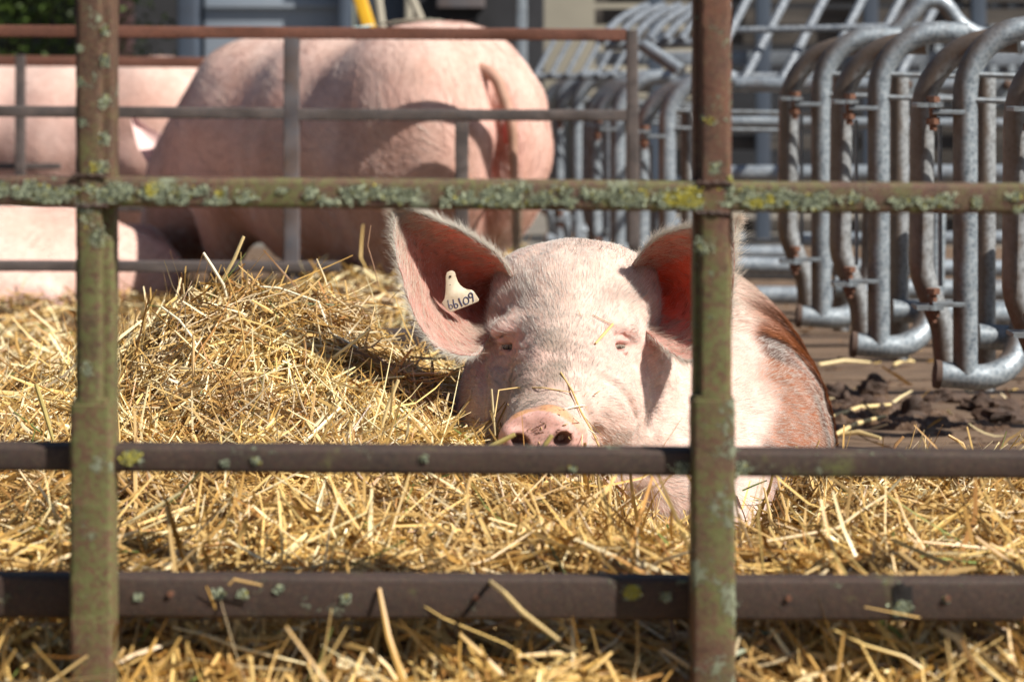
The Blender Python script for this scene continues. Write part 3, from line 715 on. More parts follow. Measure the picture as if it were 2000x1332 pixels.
def sow_tint(V):
    px, py = pxy(V); n = len(V); c = np.tile(np.array([[.78, .585, .50]]), (n, 1)); hd = V[:, 1] < 3.78
    c = lerpc(c, np.clip(gau(px, py, 1110, 560, 120, 90)*hd*.8, 0, 1), (.72, .58, .48))
    c = lerpc(c, np.clip(gau(px, py, 1085, 700, 70, 90)*hd*(.55+.35*fnoise(V, 90, 1)), 0, 1), (.28, .24, .19))
    c = lerpc(c, np.clip(gau(px, py, 1020, 760, 50, 45)*hd*.6, 0, 1), (.42, .35, .28))
    for cx in (995, 1210): c = lerpc(c, np.clip(gau(px, py, cx, 668, 42, 45)*hd*.8, 0, 1), (.74, .40, .36))
    c = lerpc(c, np.clip(gau(px, py, 920, 730, 50, 60)*hd*.5, 0, 1), (.56, .32, .22))  # left cheek browned to paint in its half shadow
    c = lerpc(c, np.clip(gau(px, py, 975, 610, 22, 12)*hd, 0, 1)*.7, (.2, .16, .14)); c = lerpc(c, np.clip(gau(px, py, 1200, 575, 35, 18)*hd, 0, 1)*.55, (.3, .26, .23))  # second patch paints the ear's shadow on the forehead
    c = lerpc(c, np.clip(gau(px, py, 1182, 862, 12, 14)*hd*1.2, 0, 1)*.8, (.5, .22, .10))
    # snout disc
    d = sum((V[:, i]-SN[i])*nrm_s[i] for i in range(3)); disc = hd & (d > -.022) & (py > 780) & (np.abs(px-1061) < 100)
    c[disc] = (.76, .46, .40)
    rim = disc & (py < 802+.0065*(px-1055)**2) & (d < .0045)
    c = lerpc(c, (rim*1.)*np.clip(.35+.6*fnoise(V, 60, 7), .1, .8), (.62, .33, .12))
    sp_ = disc & (fnoise(V, 1800, 8) > 1.18); c[sp_] *= .6
    for q_ in (NL, NR):
        dd = np.linalg.norm((V-np.array(q_))*np.array([1, .45, 1.15]), axis=1); c = lerpc(c, np.clip(1.7-dd/.0108, 0, 1)*disc, (.05, .02, .018))
    # brown-stained flank, in streaks running down the side
    u = sstep0(.368, .405, V[:, 0]+.012*fnoise(V, 22, 44))*(V[:, 1] > 3.46)*sstep0(.37, .27, V[:, 2])
    W_ = V*np.array([.35, 1, .10]); st = np.clip(.5+.45*fnoise(W_, 42, 2)+.25*fnoise(W_, 130, 5), 0, 1)
    c = lerpc(c, np.clip(u*(.95+.3*st), 0, 1), (.27, .082, .019)); c = lerpc(c, np.clip(u*st*st*.9*np.clip(1.8-V[:, 2]*3, 0, 1)*1.3, 0, 1), (.05, .02, .010))
    return c
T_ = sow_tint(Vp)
# ---- ears: cupped sheets with real thickness, rooted in the skull
def ear_sheet(Lw, Cn, Up, nu=64, nv=36, th=.0042, seed=0):
    def cr(pts, n):
        pts = np.array([list(P(*p)) for p in pts]); m = len(pts)-1; out = []
        for i in range(n):
            t = i/(n-1)*m; k = min(int(t), m-1); t -= k
            p0, p1, p2, p3 = pts[max(k-1, 0)], pts[k], pts[k+1], pts[min(k+2, m)]
            out.append(.5*((2*p1)+(-p0+p2)*t+(2*p0-5*p1+4*p2-p3)*t*t+(-p0+3*p1-3*p2+p3)*t**3))
        return np.array(out)
    A, B, C = cr(Lw, nu), cr(Cn, nu), cr(Up, nu); t = np.linspace(0, 1, nv)[None, :, None]
    # the cup: steep walls and a flat bottom
    S = A[:, None]*(2*(t-.5)*(t-1))+B[:, None]*(4*t*(1-t))+C[:, None]*(2*t*(t-.5))
    fr = S.reshape(-1, 3); ii = np.arange(nu*nv).reshape(nu, nv)
    Q = np.stack([ii[:-1, :-1], ii[1:, :-1], ii[1:, 1:], ii[:-1, 1:]], -1).reshape(-1, 4)
    N = vnormals(fr, Q)
    if N[:, 1].mean() > 0: N = -N; Q = Q[:, ::-1]
    fr = fr+N*(fnoise(fr, 60, seed)*.0016+fnoise(fr, 160, seed+1)*.0006)[:, None]
    tt = np.tile(np.linspace(0, 1, nv), nu); uu = np.repeat(np.linspace(0, 1, nu), nv)
    thk = th*(.35+.65*np.sin(np.pi*tt)**.5)*(1.5-1.1*uu)
    bk = fr-N*thk[:, None]; V = np.concatenate([fr, bk]); n = nu*nv
    Q2 = Q[:, ::-1]+n; ed = []
    for a, b in ((ii[:, 0], 1), (ii[:, -1], 0), (ii[-1, :], 1), (ii[0, :], 0)):
        for k in range(len(a)-1):
            q = (a[k], a[k+1], a[k+1]+n, a[k]+n); ed.append(q if b else q[::-1])
    return V, np.concatenate([Q, Q2, np.array(ed)]), (fr, N, uu, tt, ii, A, C)
earL = ear_sheet([(955, 655, 3.56), (930, 690, 3.49), (892, 693, 3.465), (845, 668, 3.46), (806, 610, 3.465), (783, 535, 3.48), (772, 465, 3.50), (770, 408, 3.515)],
                 [(985, 590, 3.67), (950, 585, 3.665), (915, 572, 3.645), (880, 552, 3.62), (848, 524, 3.59), (816, 486, 3.56), (792, 446, 3.535), (771, 408, 3.515)],
                 [(1000, 540, 3.57), (972, 502, 3.545), (938, 474, 3.53), (896, 450, 3.52), (852, 431, 3.515), (818, 416, 3.51), (793, 409, 3.51), (772, 406, 3.515)], seed=1)
earR = ear_sheet([(1255, 640, 3.57), (1290, 672, 3.51), (1322, 696, 3.48), (1352, 705, 3.465), (1388, 690, 3.465), (1416, 645, 3.475), (1429, 585, 3.49), (1433, 500, 3.50), (1434, 424, 3.515)],
                 [(1262, 570, 3.69), (1298, 572, 3.69), (1330, 568, 3.67), (1357, 560, 3.64), (1382, 548, 3.61), (1402, 528, 3.58), (1418, 498, 3.555), (1428, 460, 3.53), (1434, 424, 3.515)],
                 [(1238, 520, 3.57), (1262, 484, 3.545), (1295, 460, 3.53), (1330, 449, 3.52), (1360, 443, 3.515), (1390, 437, 3.51), (1412, 430, 3.51), (1426, 425, 3.512), (1435, 422, 3.515)], seed=5)
def ear_tint(E, seed):
    fr, N, uu, tt = E[2][:4]; n = len(fr); c = np.tile(np.array([[.72, .37, .29]]), (n, 1))
    c = lerpc(c, np.clip(1-np.abs(tt-.0)/.5, 0, 1)*.9, (.86, .58, .50)); c = lerpc(c, np.clip(1-np.abs(tt-1.)/.12, 0, 1)*.7, (.78, .58, .48))  # lower-edge half lightened, painting in light on the outer ear
    c = lerpc(c, np.clip((.42-uu)/.35, 0, 1)*np.exp(-((tt-.6)/.28)**2)*.85, (.20, .055, .035))  # dark red base paints the shade deep in the cup
    c = lerpc(c, np.clip(fnoise(fr, 260, seed)-.85, 0, 1)*1.2, (.16, .06, .04)); c = lerpc(c, np.clip(fnoise(fr, 70, seed+2)*.5, 0, .5), (.55, .22, .15))
    return np.concatenate([c, np.tile(np.array([[.74, .50, .42]]), (n, 1))])
V = Vp; Q = Qp; C_ = T_; mi = np.zeros(len(Qp), int)
for E, sd in ((earL, 3), (earR, 9)):
    Q = np.concatenate([Q, E[1]+len(V)]); V = np.concatenate([V, E[0]]); C_ = np.concatenate([C_, ear_tint(E, sd)]); mi = np.concatenate([mi, np.ones(len(E[1]), int)])
sow = thing('pig', 'white-haired pig lying in straw and facing the viewer, a numbered tag in one ear', 'pig', (.2, 4.0, 0), 'pigs in the pen')
def sp_part(o): return local(o, sow.location)
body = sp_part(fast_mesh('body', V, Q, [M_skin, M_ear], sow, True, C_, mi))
# eyes
M_eye = mat_plain('pig_eye_mat', (.018, .010, .008), (.03, .018, .012), 60, .12, bst=0)
M_lash = mat_plain('lash_mat', (.85, .75, .60), None, 20, .6, bst=0)
for e_, s_ in ((eyeL, -1), (eyeR, 1)):
    mb = MB(); c = e_+Vector((0, .0105, -.0002)); rg_ = []
    for i in range(13):
        a = math.pi*i/12; rg_.append([c+Vector((math.sin(a)*math.cos(b)*.0095, -math.cos(a)*.0095, math.sin(a)*math.sin(b)*.0078)) for b in [2*math.pi*j/18 for j in range(18)]])
    mb.ring_loft(rg_[1:-1]); eye = sp_part(mb.build('eye', M_eye, sow))
    n = 26; t = np.linspace(-1, 1, n); root = np.stack([e_.x+t*.0115, np.full(n, e_.y-.0015), e_.z+.0030-.002*t*t], 1)
    d = np.stack([t*.35, np.full(n, -1.), np.full(n, -.55)], 1); ln = rng.uniform(.006, .010, n)
    Vs, Qs, m = strands(root, d, ln, np.full(n, .00035), np.array([[0, 0, -.4]]), 3, 3, noise=.12)
    local(fast_mesh('eyelashes', Vs, Qs, M_lash, eye), sow.location)
# ---- fur
def tri_sample(V, Q, w, n, rg):
    a = V[Q[:, 0]]; b = V[Q[:, 1]]; c = V[Q[:, 2]]; d = V[Q[:, 3]]
    ar = np.linalg.norm(np.cross(c-a, d-b), axis=1)*.5*w; p = ar/ar.sum(); k = rg.choice(len(Q), n, p=p)
    u = rg.random((n, 1)); v = rg.random((n, 1)); pos = (a[k]*(1-u)+b[k]*u)*(1-v)+(d[k]*(1-u)+c[k]*u)*v
    return pos, k
def fur():
    Vs_, Qs_, Cs_ = [], [], []; off = 0
    def put(root, d, ln, rad, bend, col, seg=3, noise=.10):
        nonlocal off
        Vv, Qv, m = strands(root, d, ln, rad, bend, seg, 3, noise=noise); Vs_.append(Vv); Qs_.append(Qv+off); off += len(Vv)
        Cs_.append(np.repeat(col, m, 0))
    N = vnormals(Vp, Qp); qc = Vp[Qp].mean(1); qn = N[Qp].mean(1); px, py = pxy(qc)
    view = -(qc-np.array([0, 0, CAMZ])); view /= np.linalg.norm(view, axis=1, keepdims=True); vis = (qn*view).sum(1) > -.25
    d = sum((qc[:, i]-SN[i])*nrm_s[i] for i in range(3)); disc = (d > -.020) & (py > 775) & (np.abs(px-1061) < 96) & (qc[:, 1] < 3.3)
    w = vis*(~disc)*(qc[:, 2] > .03)*1.
    w *= np.where(qc[:, 1] < 3.78, 1., .42)
    for e_ in (eyeL, eyeR): w *= 1-.93*np.exp(-((px-(1000+e_.x*F/e_.y))/30)**2-((py-676)/22)**2)
    pos, k = tri_sample(Vp, Qp, w, 125000, rng); n = len(pos); nn = qn[k]; nn /= np.linalg.norm(nn, axis=1, keepdims=True)
    px, py = pxy(pos); hd = pos[:, 1] < 3.78
    v = pos-np.array([[.045, 3.12, .19]]); v[:, 0] += (pos[:, 0]-.09)*1.2; v /= np.linalg.norm(v, axis=1, keepdims=True)
    v[hd] += np.array([0, 0, .25]); v[~hd] = np.array([.25, .55, -.75])
    low = hd & (py > 740) & (np.abs(px-1080) > 90); v[low] += np.array([.0, .2, -.55])
    v = v+np.stack([fnoise(pos, 38, 21), fnoise(pos, 38, 22)*.4, fnoise(pos, 38, 23)], 1)*.15
    v -= nn*(v*nn).sum(1, keepdims=True); v /= np.linalg.norm(v, axis=1, keepdims=True)
    dr = v+nn*rng.uniform(.08, .32, (n, 1)); ln = rng.uniform(.008, .017, n)*np.where(hd, 1, 1.7)
    mz = hd*np.exp(-((px-1070)/110)**2-((py-800)/70)**2); ln *= 1-.5*mz; ln *= 1+.9*(hd & (np.abs(nn[:, 0]) > .55) & (py < 660))
    col = sow_tint(pos)*.10+np.array([1., .98, .93])*.90; br = ~hd; ct = sow_tint(pos[br]); wl = np.clip((ct[:, 1:2]-.2)/.3, 0, .5); col[br] = ct*(1-wl)+np.array([.90, .80, .68])*wl
    gr = np.clip(gau(px, py, 1085, 705, 75, 80)+gau(px, py, 1030, 765, 60, 40), 0, 1)*hd; dk = rng.random(n) < .55*gr
    col = lerpc(col, gr*.78, (.34, .30, .24)); col[dk] *= .6; col = lerpc(col, np.clip(gau(px, py, 1190, 578, 42, 22)+gau(px, py, 978, 610, 16, 9), 0, 1)*hd*.55, (.28, .24, .20))  # forehead patch repeats the painted ear shadow in the hair
    col *= rng.uniform(.72, 1.08, (n, 1))
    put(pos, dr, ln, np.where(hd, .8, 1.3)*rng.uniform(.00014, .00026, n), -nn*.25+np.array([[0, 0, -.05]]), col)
    # dark upright bristles on the poll
    n = 260; pxs = np.concatenate([rng.uniform(1085, 1235, 190), rng.uniform(1000, 1260, 70)]); root = []
    for x in pxs:
        zz = np.arange(.36, .48, .002); yy = 3.60+rng.normal()*.02; XX = (x-1000)*yy/F
        vv = fsamp(np.stack([np.full(len(zz), XX), np.full(len(zz), yy), zz], 1)); z = zz[np.argmax(vv > 0)]; root.append([XX, yy, z-.001])
    root = np.array(root); d = np.stack([rng.normal(size=n)*.7, rng.normal(size=n)*.3, np.full(n, 1.)], 1)
    put(root, d, rng.uniform(.006, .018, n), rng.uniform(.00014, .00024, n), rng.normal(size=(n, 3))*.4, np.tile([[.10, .07, .05]], (n, 1))*rng.uniform(.5, 4, (n, 1)))
    # ears
    for E, s_ in ((earL, -1), (earR, 1)):
        fr, Nn, uu, tt, ii, A, C = E[2]; nu, nv = ii.shape
        # inner fuzz
        n = 9500; a = rng.integers(0, len(fr), n); keep = rng.random(n) < (.25+.75*(np.minimum(tt[a], 1-tt[a]) < .24)); a = a[keep]; n = len(a)
        pos = fr[a]+Nn[a]*.0003+rng.normal(size=(n, 3))*.0012; S = fr.reshape(nu, nv, 3)
        iu = np.minimum((a//nv)+1, nu-1); ju = a % nv
        along = S[iu, ju]-S[iu-1, ju]; along /= np.linalg.norm(along, axis=1, keepdims=True)+1e-9
        acr = S[iu, np.minimum(ju+1, nv-1)]-S[iu, np.maximum(ju-1, 0)]; acr /= np.linalg.norm(acr, axis=1, keepdims=True)+1e-9
        sg = np.where(tt[a] < .5, 1, -1)[:, None]
        d = along*.7+acr*sg*rng.uniform(.2, .9, (n, 1))+Nn[a]*.3
        col = np.tile([[.92, .78, .66]], (n, 1))*rng.uniform(.7, 1.05, (n, 1)); edge = np.minimum(tt[a], 1-tt[a]) < .2
        ln = np.where(edge, rng.uniform(.012, .026, n), rng.uniform(.006, .012, n))
        put(pos, d, ln, np.where(edge, .00020, .00015), -Nn[a]*.35, col)
        # long fringe on both edges
        for side, edge in ((0, A), (1, C)):
            n = 1700 if side == 1 else 1100
            ku = rng.random(n)**.85*(nu-1.01); k0 = ku.astype(int); fr_ = (ku-k0)[:, None]; p = edge[k0]*(1-fr_)+edge[k0+1]*fr_
            tg = edge[k0+1]-edge[k0]; tg /= np.linalg.norm(tg, axis=1, keepdims=True)+1e-9
            mid = E[2][0].reshape(nu, nv, 3)[k0, nv//2]; out = p-mid; out /= np.linalg.norm(out, axis=1, keepdims=True)+1e-9
            back = np.array([[0, .6, 0]])
            up = np.array([[0, 0, .25]]) if side == 1 else np.array([[0, 0, -.15]])
            d = tg*.75+out*rng.uniform(.05, .6, (n, 1))+back*rng.uniform(-.4, 1, (n, 1))*.6+up+rng.normal(size=(n, 3))*.16
            p = p+back*.006*rng.random((n, 1))+rng.normal(size=(n, 3))*.0012
            ln = (rng.uniform(.010, .028, n) if side == 1 else rng.uniform(.009, .025, n))*np.where(rng.random(n) < .12, 1.4, 1)
            if s_ == 1: ln *= 1+.45*(ku/(nu-1) > .5)
            cl = np.tile([[.97, .93, .85]], (n, 1))*rng.uniform(.8, 1.0, (n, 1))
            put(p, d, ln, rng.uniform(.00015, .00026, n), out*.25-tg*.1+np.array([[0, 0, -.12]]), cl)
        # short coat on the back of the ear
        n = 3500; a = rng.integers(0, len(fr), n); pos = fr[a]-Nn[a]*.0035; put(pos, -Nn[a]*.5+rng.normal(size=(n, 3))*.3+np.array([[0, .1, .2]]), rng.uniform(.008, .016, n), np.full(n, .00022), np.zeros((n, 3)), np.tile([[.86, .78, .68]], (n, 1)))
        if s_ == 1:    # tufts standing out past the gate upright
            cs = [(1436, 432), (1438, 470), (1437, 505), (1436, 545), (1437, 585)]
            for cx, cy in cs:
                n = 34; b_ = np.array(P(cx-5, cy, 3.505)); root = b_+rng.normal(size=(n, 3))*np.array([.0015, .004, .007])
                dd = np.array([[.8, .0, .45 if cy < 560 else -.3]])+rng.normal(size=(n, 3))*.28
                put(root, dd, rng.uniform(.012, .034, n), rng.uniform(.0002, .0004, n), np.array([[-.15, 0, .55 if cy < 560 else -.2]]), np.tile([[.9, .84, .74]], (n, 1)), 4)
    return np.concatenate(Vs_), np.concatenate(Qs_), np.concatenate(Cs_)
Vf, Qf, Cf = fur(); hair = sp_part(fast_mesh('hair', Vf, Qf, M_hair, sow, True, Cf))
# ---- ear tag
M_tag = mat_plain('ear_tag_mat', (.62, .55, .42), (.46, .36, .24), 55, .5, bst=.15)
M_ink = mat_plain('ink_mat', (.03, .035, .08), (.06, .07, .14), 40, .6, bst=0)
TD = 3.545
sc_ = 120/1332
op = [(335, 440), (365, 360), (430, 322), (480, 320), (530, 345), (552, 400), (565, 460), (600, 555), (650, 630), (720, 690), (800, 725), (905, 742), (945, 770), (1010, 865), (1060, 940), (1045, 985), (800, 1090), (500, 1205), (440, 1215), (390, 1195), (265, 1035), (262, 1000), (310, 930), (330, 800), (338, 600)]
def tg(a, b, off=0.): return P(840+a*sc_, 500+b*sc_, TD+(a-260)/800*.012+(b-320)*.000006-off)
mb = MB(); fr_ = [tg(*p) for p in op]; n = len(fr_); bk = [p+Vector((0, .0018, 0)) for p in fr_]
cen = sum(fr_, Vector())/n
ins = [p.lerp(cen, .03)+Vector((0, -.0004, 0)) for p in fr_]
mb.add(bk+fr_+ins, [tuple(range(n))[::-1]]+[(i, (i+1) % n, n+(i+1) % n, n+i) for i in range(n)]+[(n+i, n+(i+1) % n, 2*n+(i+1) % n, 2*n+i) for i in range(n)]+[tuple(range(2*n, 3*n))])
tagp = sp_part(mb.build('ear_tag', M_tag, sow, sharp=60)); tagp['label'] = 'cream ear tag handwritten with 66109'
mb = MB()
def ink(pts, r=.00085):
    mb.tube([tg(a, b, .0006) for a, b in pts], r, 6)
def arc(cx, cy, rx, ry, a0, a1, n=14, rot=0): 
    o = []
    for i in range(n+1):
        a = R(a0+(a1-a0)*i/n); x, y = rx*math.cos(a), ry*math.sin(a); o.append((cx+x*math.cos(rot)-y*math.sin(rot), cy+x*math.sin(rot)+y*math.cos(rot)))
    return o
ink([(388, 955), (396, 1040), (410, 1110)]+arc(452, 1100, 38, 44, 180, -200, 18), .0006)
ink([(500, 940), (512, 1030), (532, 1090)]+arc(566, 1078, 38, 46, 180, -200, 18), .0008)
ink([(622, 912), (655, 1000), (700, 1088)], .0010)
ink(arc(783, 968, 58, 76, 0, 360, 22), .0009)
ink(arc(882, 848, 42, 48, 20, 380, 18)+[(928, 880), (938, 990)], .0010)
num = local(mb.build('number', M_ink, tagp), sow.location)
mb = MB(); mb.tube([tg(438, 425, .0004), tg(438, 460, .0004)], .0017, 8); mb.tube([tg(430, 618, .0002), tg(436, 630, .0002)], .0008, 6); local(mb.build('pin_hole', M_eye, tagp), sow.location)

# ---- background pigs
def blob(parts, box, h, k=.06, noise_=.004):
    a = [np.arange(b0, b1, h, dtype=np.float32) for b0, b1 in box]; g = [a[0][:, None, None], a[1][None, :, None], a[2][None, None, :]]
    f = None
    for p in parts:
        kk = p[-1] if isinstance(p[-1], float) else k
        if p[0] == 'c': d = cone(g, p[1], p[2], p[3], p[4], p[5] if len(p) > 5 and isinstance(p[5], tuple) else (1, 1, 1))
        elif p[0] in 'es': d = ell(g, p[1], p[2], p[3] if len(p) > 3 and isinstance(p[3], tuple) else None)
        f = d if f is None else (-smin(-f, d, kk) if p[0] == 's' else smin(f, d, kk))
    V, Q = nets(f, a); V = lap_smooth(V, Q, 1, .5); V = V+vnormals(V, Q)*(fnoise(V, 14, 1)*noise_)[:, None]
    return V, Q
def standing(Lb=.70, headlow=True):
    s = (1, 1.1, 1)
    p = [('c', (-.01, 0, .55), (Lb*.5, 0, .50), .288, .315, s), ('c', (Lb*.5, 0, .50), (Lb, 0, .54), .315, .25, s), ('e', (Lb*.42, 0, .36), (.42, .24, .22)),
         ('e', (-.08, .12, .50), (.22, .16, .29), .16), ('e', (-.08, -.12, .50), (.22, .16, .29), .16)]
    for y_ in (.15, -.15):
        p += [('c', (-.06, y_, .42), (-.02, y_, .25), .14, .075), ('c', (-.02, y_, .25), (-.09, y_, .16), .06, .042), ('c', (-.09, y_, .16), (-.06, y_, .03), .038, .04, .02),
              ('c', (Lb-.02, y_, .35), (Lb, y_, .18), .11, .055), ('c', (Lb, y_, .18), (Lb+.02, y_, .03), .042, .042, .02)]
    p += [('c', (Lb, 0, .54), (Lb+.28, 0, .40), .22, .17), ('c', (Lb+.28, 0, .40), (Lb+.42, 0, .26), .15, .12), ('c', (Lb+.42, 0, .24), (Lb+.52, 0, .09), .10, .062),
          ('s', (-.36, 0, .44), (.13, .022, .30), .05)]
    return blob(p, [(-.5, 1.35), (-.45, .45), (0.0, .95)], .013)
def pig_thing(VQ, label, loc, yaw, sc, seed, kind, dirt=.5, earpose=None):
    V, Q = VQ; V = V*sc; t = thing('pig', label, 'pig', loc, 'pigs in the pen'); t.rotation_euler = (0, 0, yaw)
    n = len(V); c = np.tile(np.array([[.80, .56, .49]]), (n, 1)); c = lerpc(c, np.clip(.5+.5*fnoise(V, 9, seed), 0, 1)*.35, (.58, .31, .22))
    if kind == 'stand':
        st = fnoise(V*np.array([1, 1, .35]), 26, seed+1)
        c = lerpc(c, np.clip((.55-V[:, 2]/sc)/.35, 0, 1)*dirt+np.clip(st-.1, 0, 1)*dirt*.45, (.46, .24, .16))
        c = lerpc(c, np.clip((V[:, 2]/sc-.66)/.16, 0, 1)*.6, (.74, .60, .52))
        pk = np.exp(-((V[:, 0]/sc+.30)/.12)**2-(V[:, 1]/sc/.07)**2-((V[:, 2]/sc-.5)/.25)**2); c = lerpc(c, np.clip(pk, 0, 1)*.45, (.62, .20, .17))
    fast_mesh('body', V, Q, M_skinf, t, True, c)
    N = vnormals(V, Q); qn = N[Q].mean(1); cy, sy = math.cos(yaw), math.sin(yaw); face = qn[:, 1]*cy+qn[:, 0]*sy     # world y of the normal
    r2 = np.random.default_rng(seed+50); nh = 22000 if loc[0] > -.5 else 7000
    pos, k = tri_sample(V, Q, (face < .35)*(V[Q].mean(1)[:, 2] > .08)*1., nh, r2); nn = qn[k]/np.linalg.norm(qn[k], axis=1, keepdims=True)
    d = np.tile([[-.75, 0, -.55]], (nh, 1))+np.stack([fnoise(pos, 9, seed), fnoise(pos, 9, seed+1)*0, fnoise(pos, 9, seed+2)], 1)*.35; d -= nn*(d*nn).sum(1, keepdims=True); d /= np.linalg.norm(d, axis=1, keepdims=True)+1e-6
    ww = np.clip(.45+.5*fnoise(pos*np.array([1, 1, .4]), 30, seed+4), .1, 1)[:, None]
    hc = np.array([[.98, .90, .84]])*ww+np.array([[.74, .50, .43]])*(1-ww)
    Vh, Qh, m_ = strands(pos, d+nn*.16, r2.uniform(.018, .04, nh), r2.uniform(.0003, .0006, nh), -nn*.2, 2, 3, noise=.1, rg=r2)
    fast_mesh('hair', Vh, Qh, M_hair, t, True, np.repeat(hc, m_, 0)); return t
VS = standing()
big = pig_thing(VS, 'biggest pig, standing behind the middle fence with its rump and tail to the right', (-.235, 6.43, 0), math.atan2(.73, -.68), .975, 4, 'stand', .7)
mbm = MB(); tp = fillet([(-.20, .03, .72), (-.305, .02, .69), (-.345, .0, .57), (-.342, -.01, .42), (-.348, -.015, .27)], [.05, .2, .3], 6)
mbm.tube(tp, [.018*(1-.5*i/(len(tp)-1)) for i in range(len(tp))], 12)
M_tail = mat_plain('tail_mat', (.48, .27, .20), (.28, .16, .10), 14, .7); mbm.build('tail', M_tail, big)
n = 500; tt_ = rng.random(n); root = np.stack([-.347+rng.normal(size=n)*.005, -.012+rng.normal(size=n)*.005, .27+.16*tt_], 1)
Vv, Qv, m = strands(root, np.tile([[-.1, .05, -1.]], (n, 1)), rng.uniform(.03, .10, n), np.full(n, .0006), np.zeros((n, 3)), 3, 3, noise=.15)
fast_mesh('tail_hair', Vv, Qv, mat_plain('tail_hair_mat', (.62, .50, .36), None, 9, .7, bst=0), big)
mbm = MB(); rg_ = []
for i in range(9):
    a = math.pi*i/8; rg_.append([Vector((-.318-.03*math.sin(a)*max(0, math.cos(b)), -.004+.013*math.sin(a)*math.sin(b), .545+.034*math.cos(a))) for b in [2*math.pi*j/12 for j in range(12)]])
mbm.ring_loft(rg_[1:-1]); mbm.build('vulva', mat_plain('vulva_mat', (.55, .09, .07), (.45, .12, .10), 20, .5), big)
M_teal = mat_plain('teal_spray_mat', (.30, .52, .50), (.6, .62, .58), 30, .7)
def flap(pts_l, pts_r, th=.006, cup=.02, n=8):
    rings = []
    for a, b in zip(pts_l, pts_r):
        a, b = Vector(a), Vector(b); r_ = []
        for s in range(n+1): r_.append(a.lerp(b, s/n)+Vector((0, cup*math.sin(math.pi*s/n), 0)))
        for s in range(n, -1, -1): r_.append(a.lerp(b, s/n)+Vector((0, cup*math.sin(math.pi*s/n)+th, 0)))
        rings.append(r_)
    return rings
M_pearl = mat_plain('far_ear_mat', (.78, .58, .54), (.70, .45, .42), 12, .6, bst=0)
mbm = MB(); Lp = [P(330, 350, 7.2), P(290, 325, 7.15), P(268, 285, 7.15), P(258, 245, 7.2), P(256, 222, 7.22)]; Rp = [P(345, 275, 7.25), P(320, 265, 7.2), P(292, 250, 7.2), P(268, 232, 7.2), P(258, 221, 7.22)]
mbm.ring_loft(flap(Lp, Rp)); e_ = mbm.build('ear', M_pearl, big)
Mi = (Matrix.Translation(big.location) @ big.rotation_euler.to_matrix().to_4x4()).inverted(); e_.data.transform(Mi)
# spray mark, a thin shell following the back
V, Q = VS; qc = V[Q].mean(1); sel = Q[(np.abs(qc[:, 0]-.14-.4*qc[:, 1]) < .055) & (qc[:, 2] > .785) & (qc[:, 1] < .08)]; uq, inv = np.unique(sel, return_inverse=True)
Nn = vnormals(V, Q)[uq]; fast_mesh('spray_mark', V[uq]+Nn*.004, inv.reshape(sel.shape), M_teal, big)
far_pig = pig_thing(VS, 'pink pig standing behind the far fence at the left, left of the biggest pig', (-1.25, 8.35, 0), math.atan2(.18, -1), .88, 8, 'stand', .3)
mbm = MB(); mbm.tube([(-.30, 0, .6), (-.34, 0, .5), (-.33, 0, .36)], [.02, .014, .008], 8); mbm.build('tail', M_tail, far_pig)
ly = blob([('e', (0, 0, .10), (.50, .30, .245)), ('e', (-.30, .02, .14), (.25, .26, .17)), ('c', (.35, -.02, .16), (.55, -.03, .12), .15, .10), ('c', (.2, -.2, .08), (.3, -.38, .05), .06, .04), ('c', (-.35, -.2, .08), (-.25, -.40, .05), .06, .04)],
          [(-.65, .75), (-.45, .40), (.0, .42)], .013)
lying = pig_thing(ly, 'pale pig lying in straw behind the bottom rail of the middle fence', (-1.56, 6.72, 0), R(12), 1.0, 12, 'lie')
lump = blob([('e', (0, 0, .12), (.12, .2, .14)), ('c', (-.02, -.1, .1), (-.16, -.14, .04), .09, .06)], [(-.3, .2), (-.3, .3), (0, .3)], .01)
small = pig_thing(lump, 'small pink pig rump low in straw just left of the biggest pig', (-1.09, 6.95, .0), 0, 1.0, 15, 'lie')
# ------------------------------------------------------------------ straw
def sstep(a, b, x): t = np.clip((x-a)/(b-a), 0, 1); return t*t*(3-2*t)
def H(x, y):
    x = np.asarray(x, float); y = np.asarray(y, float)
    b = np.interp(y, [1.7, 2.24, 2.33, 2.42, 2.8, 3.05, 3.3, 3.9, 4.4, 5.2, 5.9, 7], [.03, .075, .112, .146, .16, .174, .17, .15, .11, .15, .19, .15])
    b = b-.155*np.exp(-(np.abs(x-.245)/.125)**3-(np.abs(y-3.27)/.42)**3)-.035*sstep(.36, .46, x)*sstep(2.75, 3.05, y)-.02*np.exp(-((x-.05)/.12)**2-((y-3.1)/.2)**2)
    b = b-.085*sstep(4.7, 5.3, y)*sstep(-.50, -.66, x)
    m = .190*np.exp(-(np.abs(x+.40)/.255)**2.3-((y-3.78)/.36)**2)
    m += .03*sstep(-.52, -.72, x)*sstep(3.6, 4.2, y)*sstep(5.2, 4.6, y)
    m += .055*np.exp(-((x+.05)/.13)**2-((y-5.5)/.4)**2)
    b = b+m
    rt = sstep(3.42, 3.28, y+.04*np.sin(x*17)); right = sstep(.27, .36, x)
    b = b*(1-right*(1-rt)); b = b-right*(1-rt)*.004
    b = b-.055*sstep(.60, .85, x)*(y > 2.8)*rt
    q_ = np.stack([x.ravel(), y.ravel(), x.ravel()*0], 1); fl = sstep(3.5, 3.2, y)+(x < .3)*1.; fl = np.clip(fl, 0, 1)
    b = b+(.011*fnoise(q_, 24, 61)+.009*fnoise(q_, 48, 62)).reshape(x.shape)*fl
    b = b+.006*np.sin(x*23+y*7)+.008*np.sin(x*11-y*19+1)+.006*np.sin(x*47+y*31)
    return b
M_straw = mat_tint('straw_mat', .42, trans=.22, spec=.55)
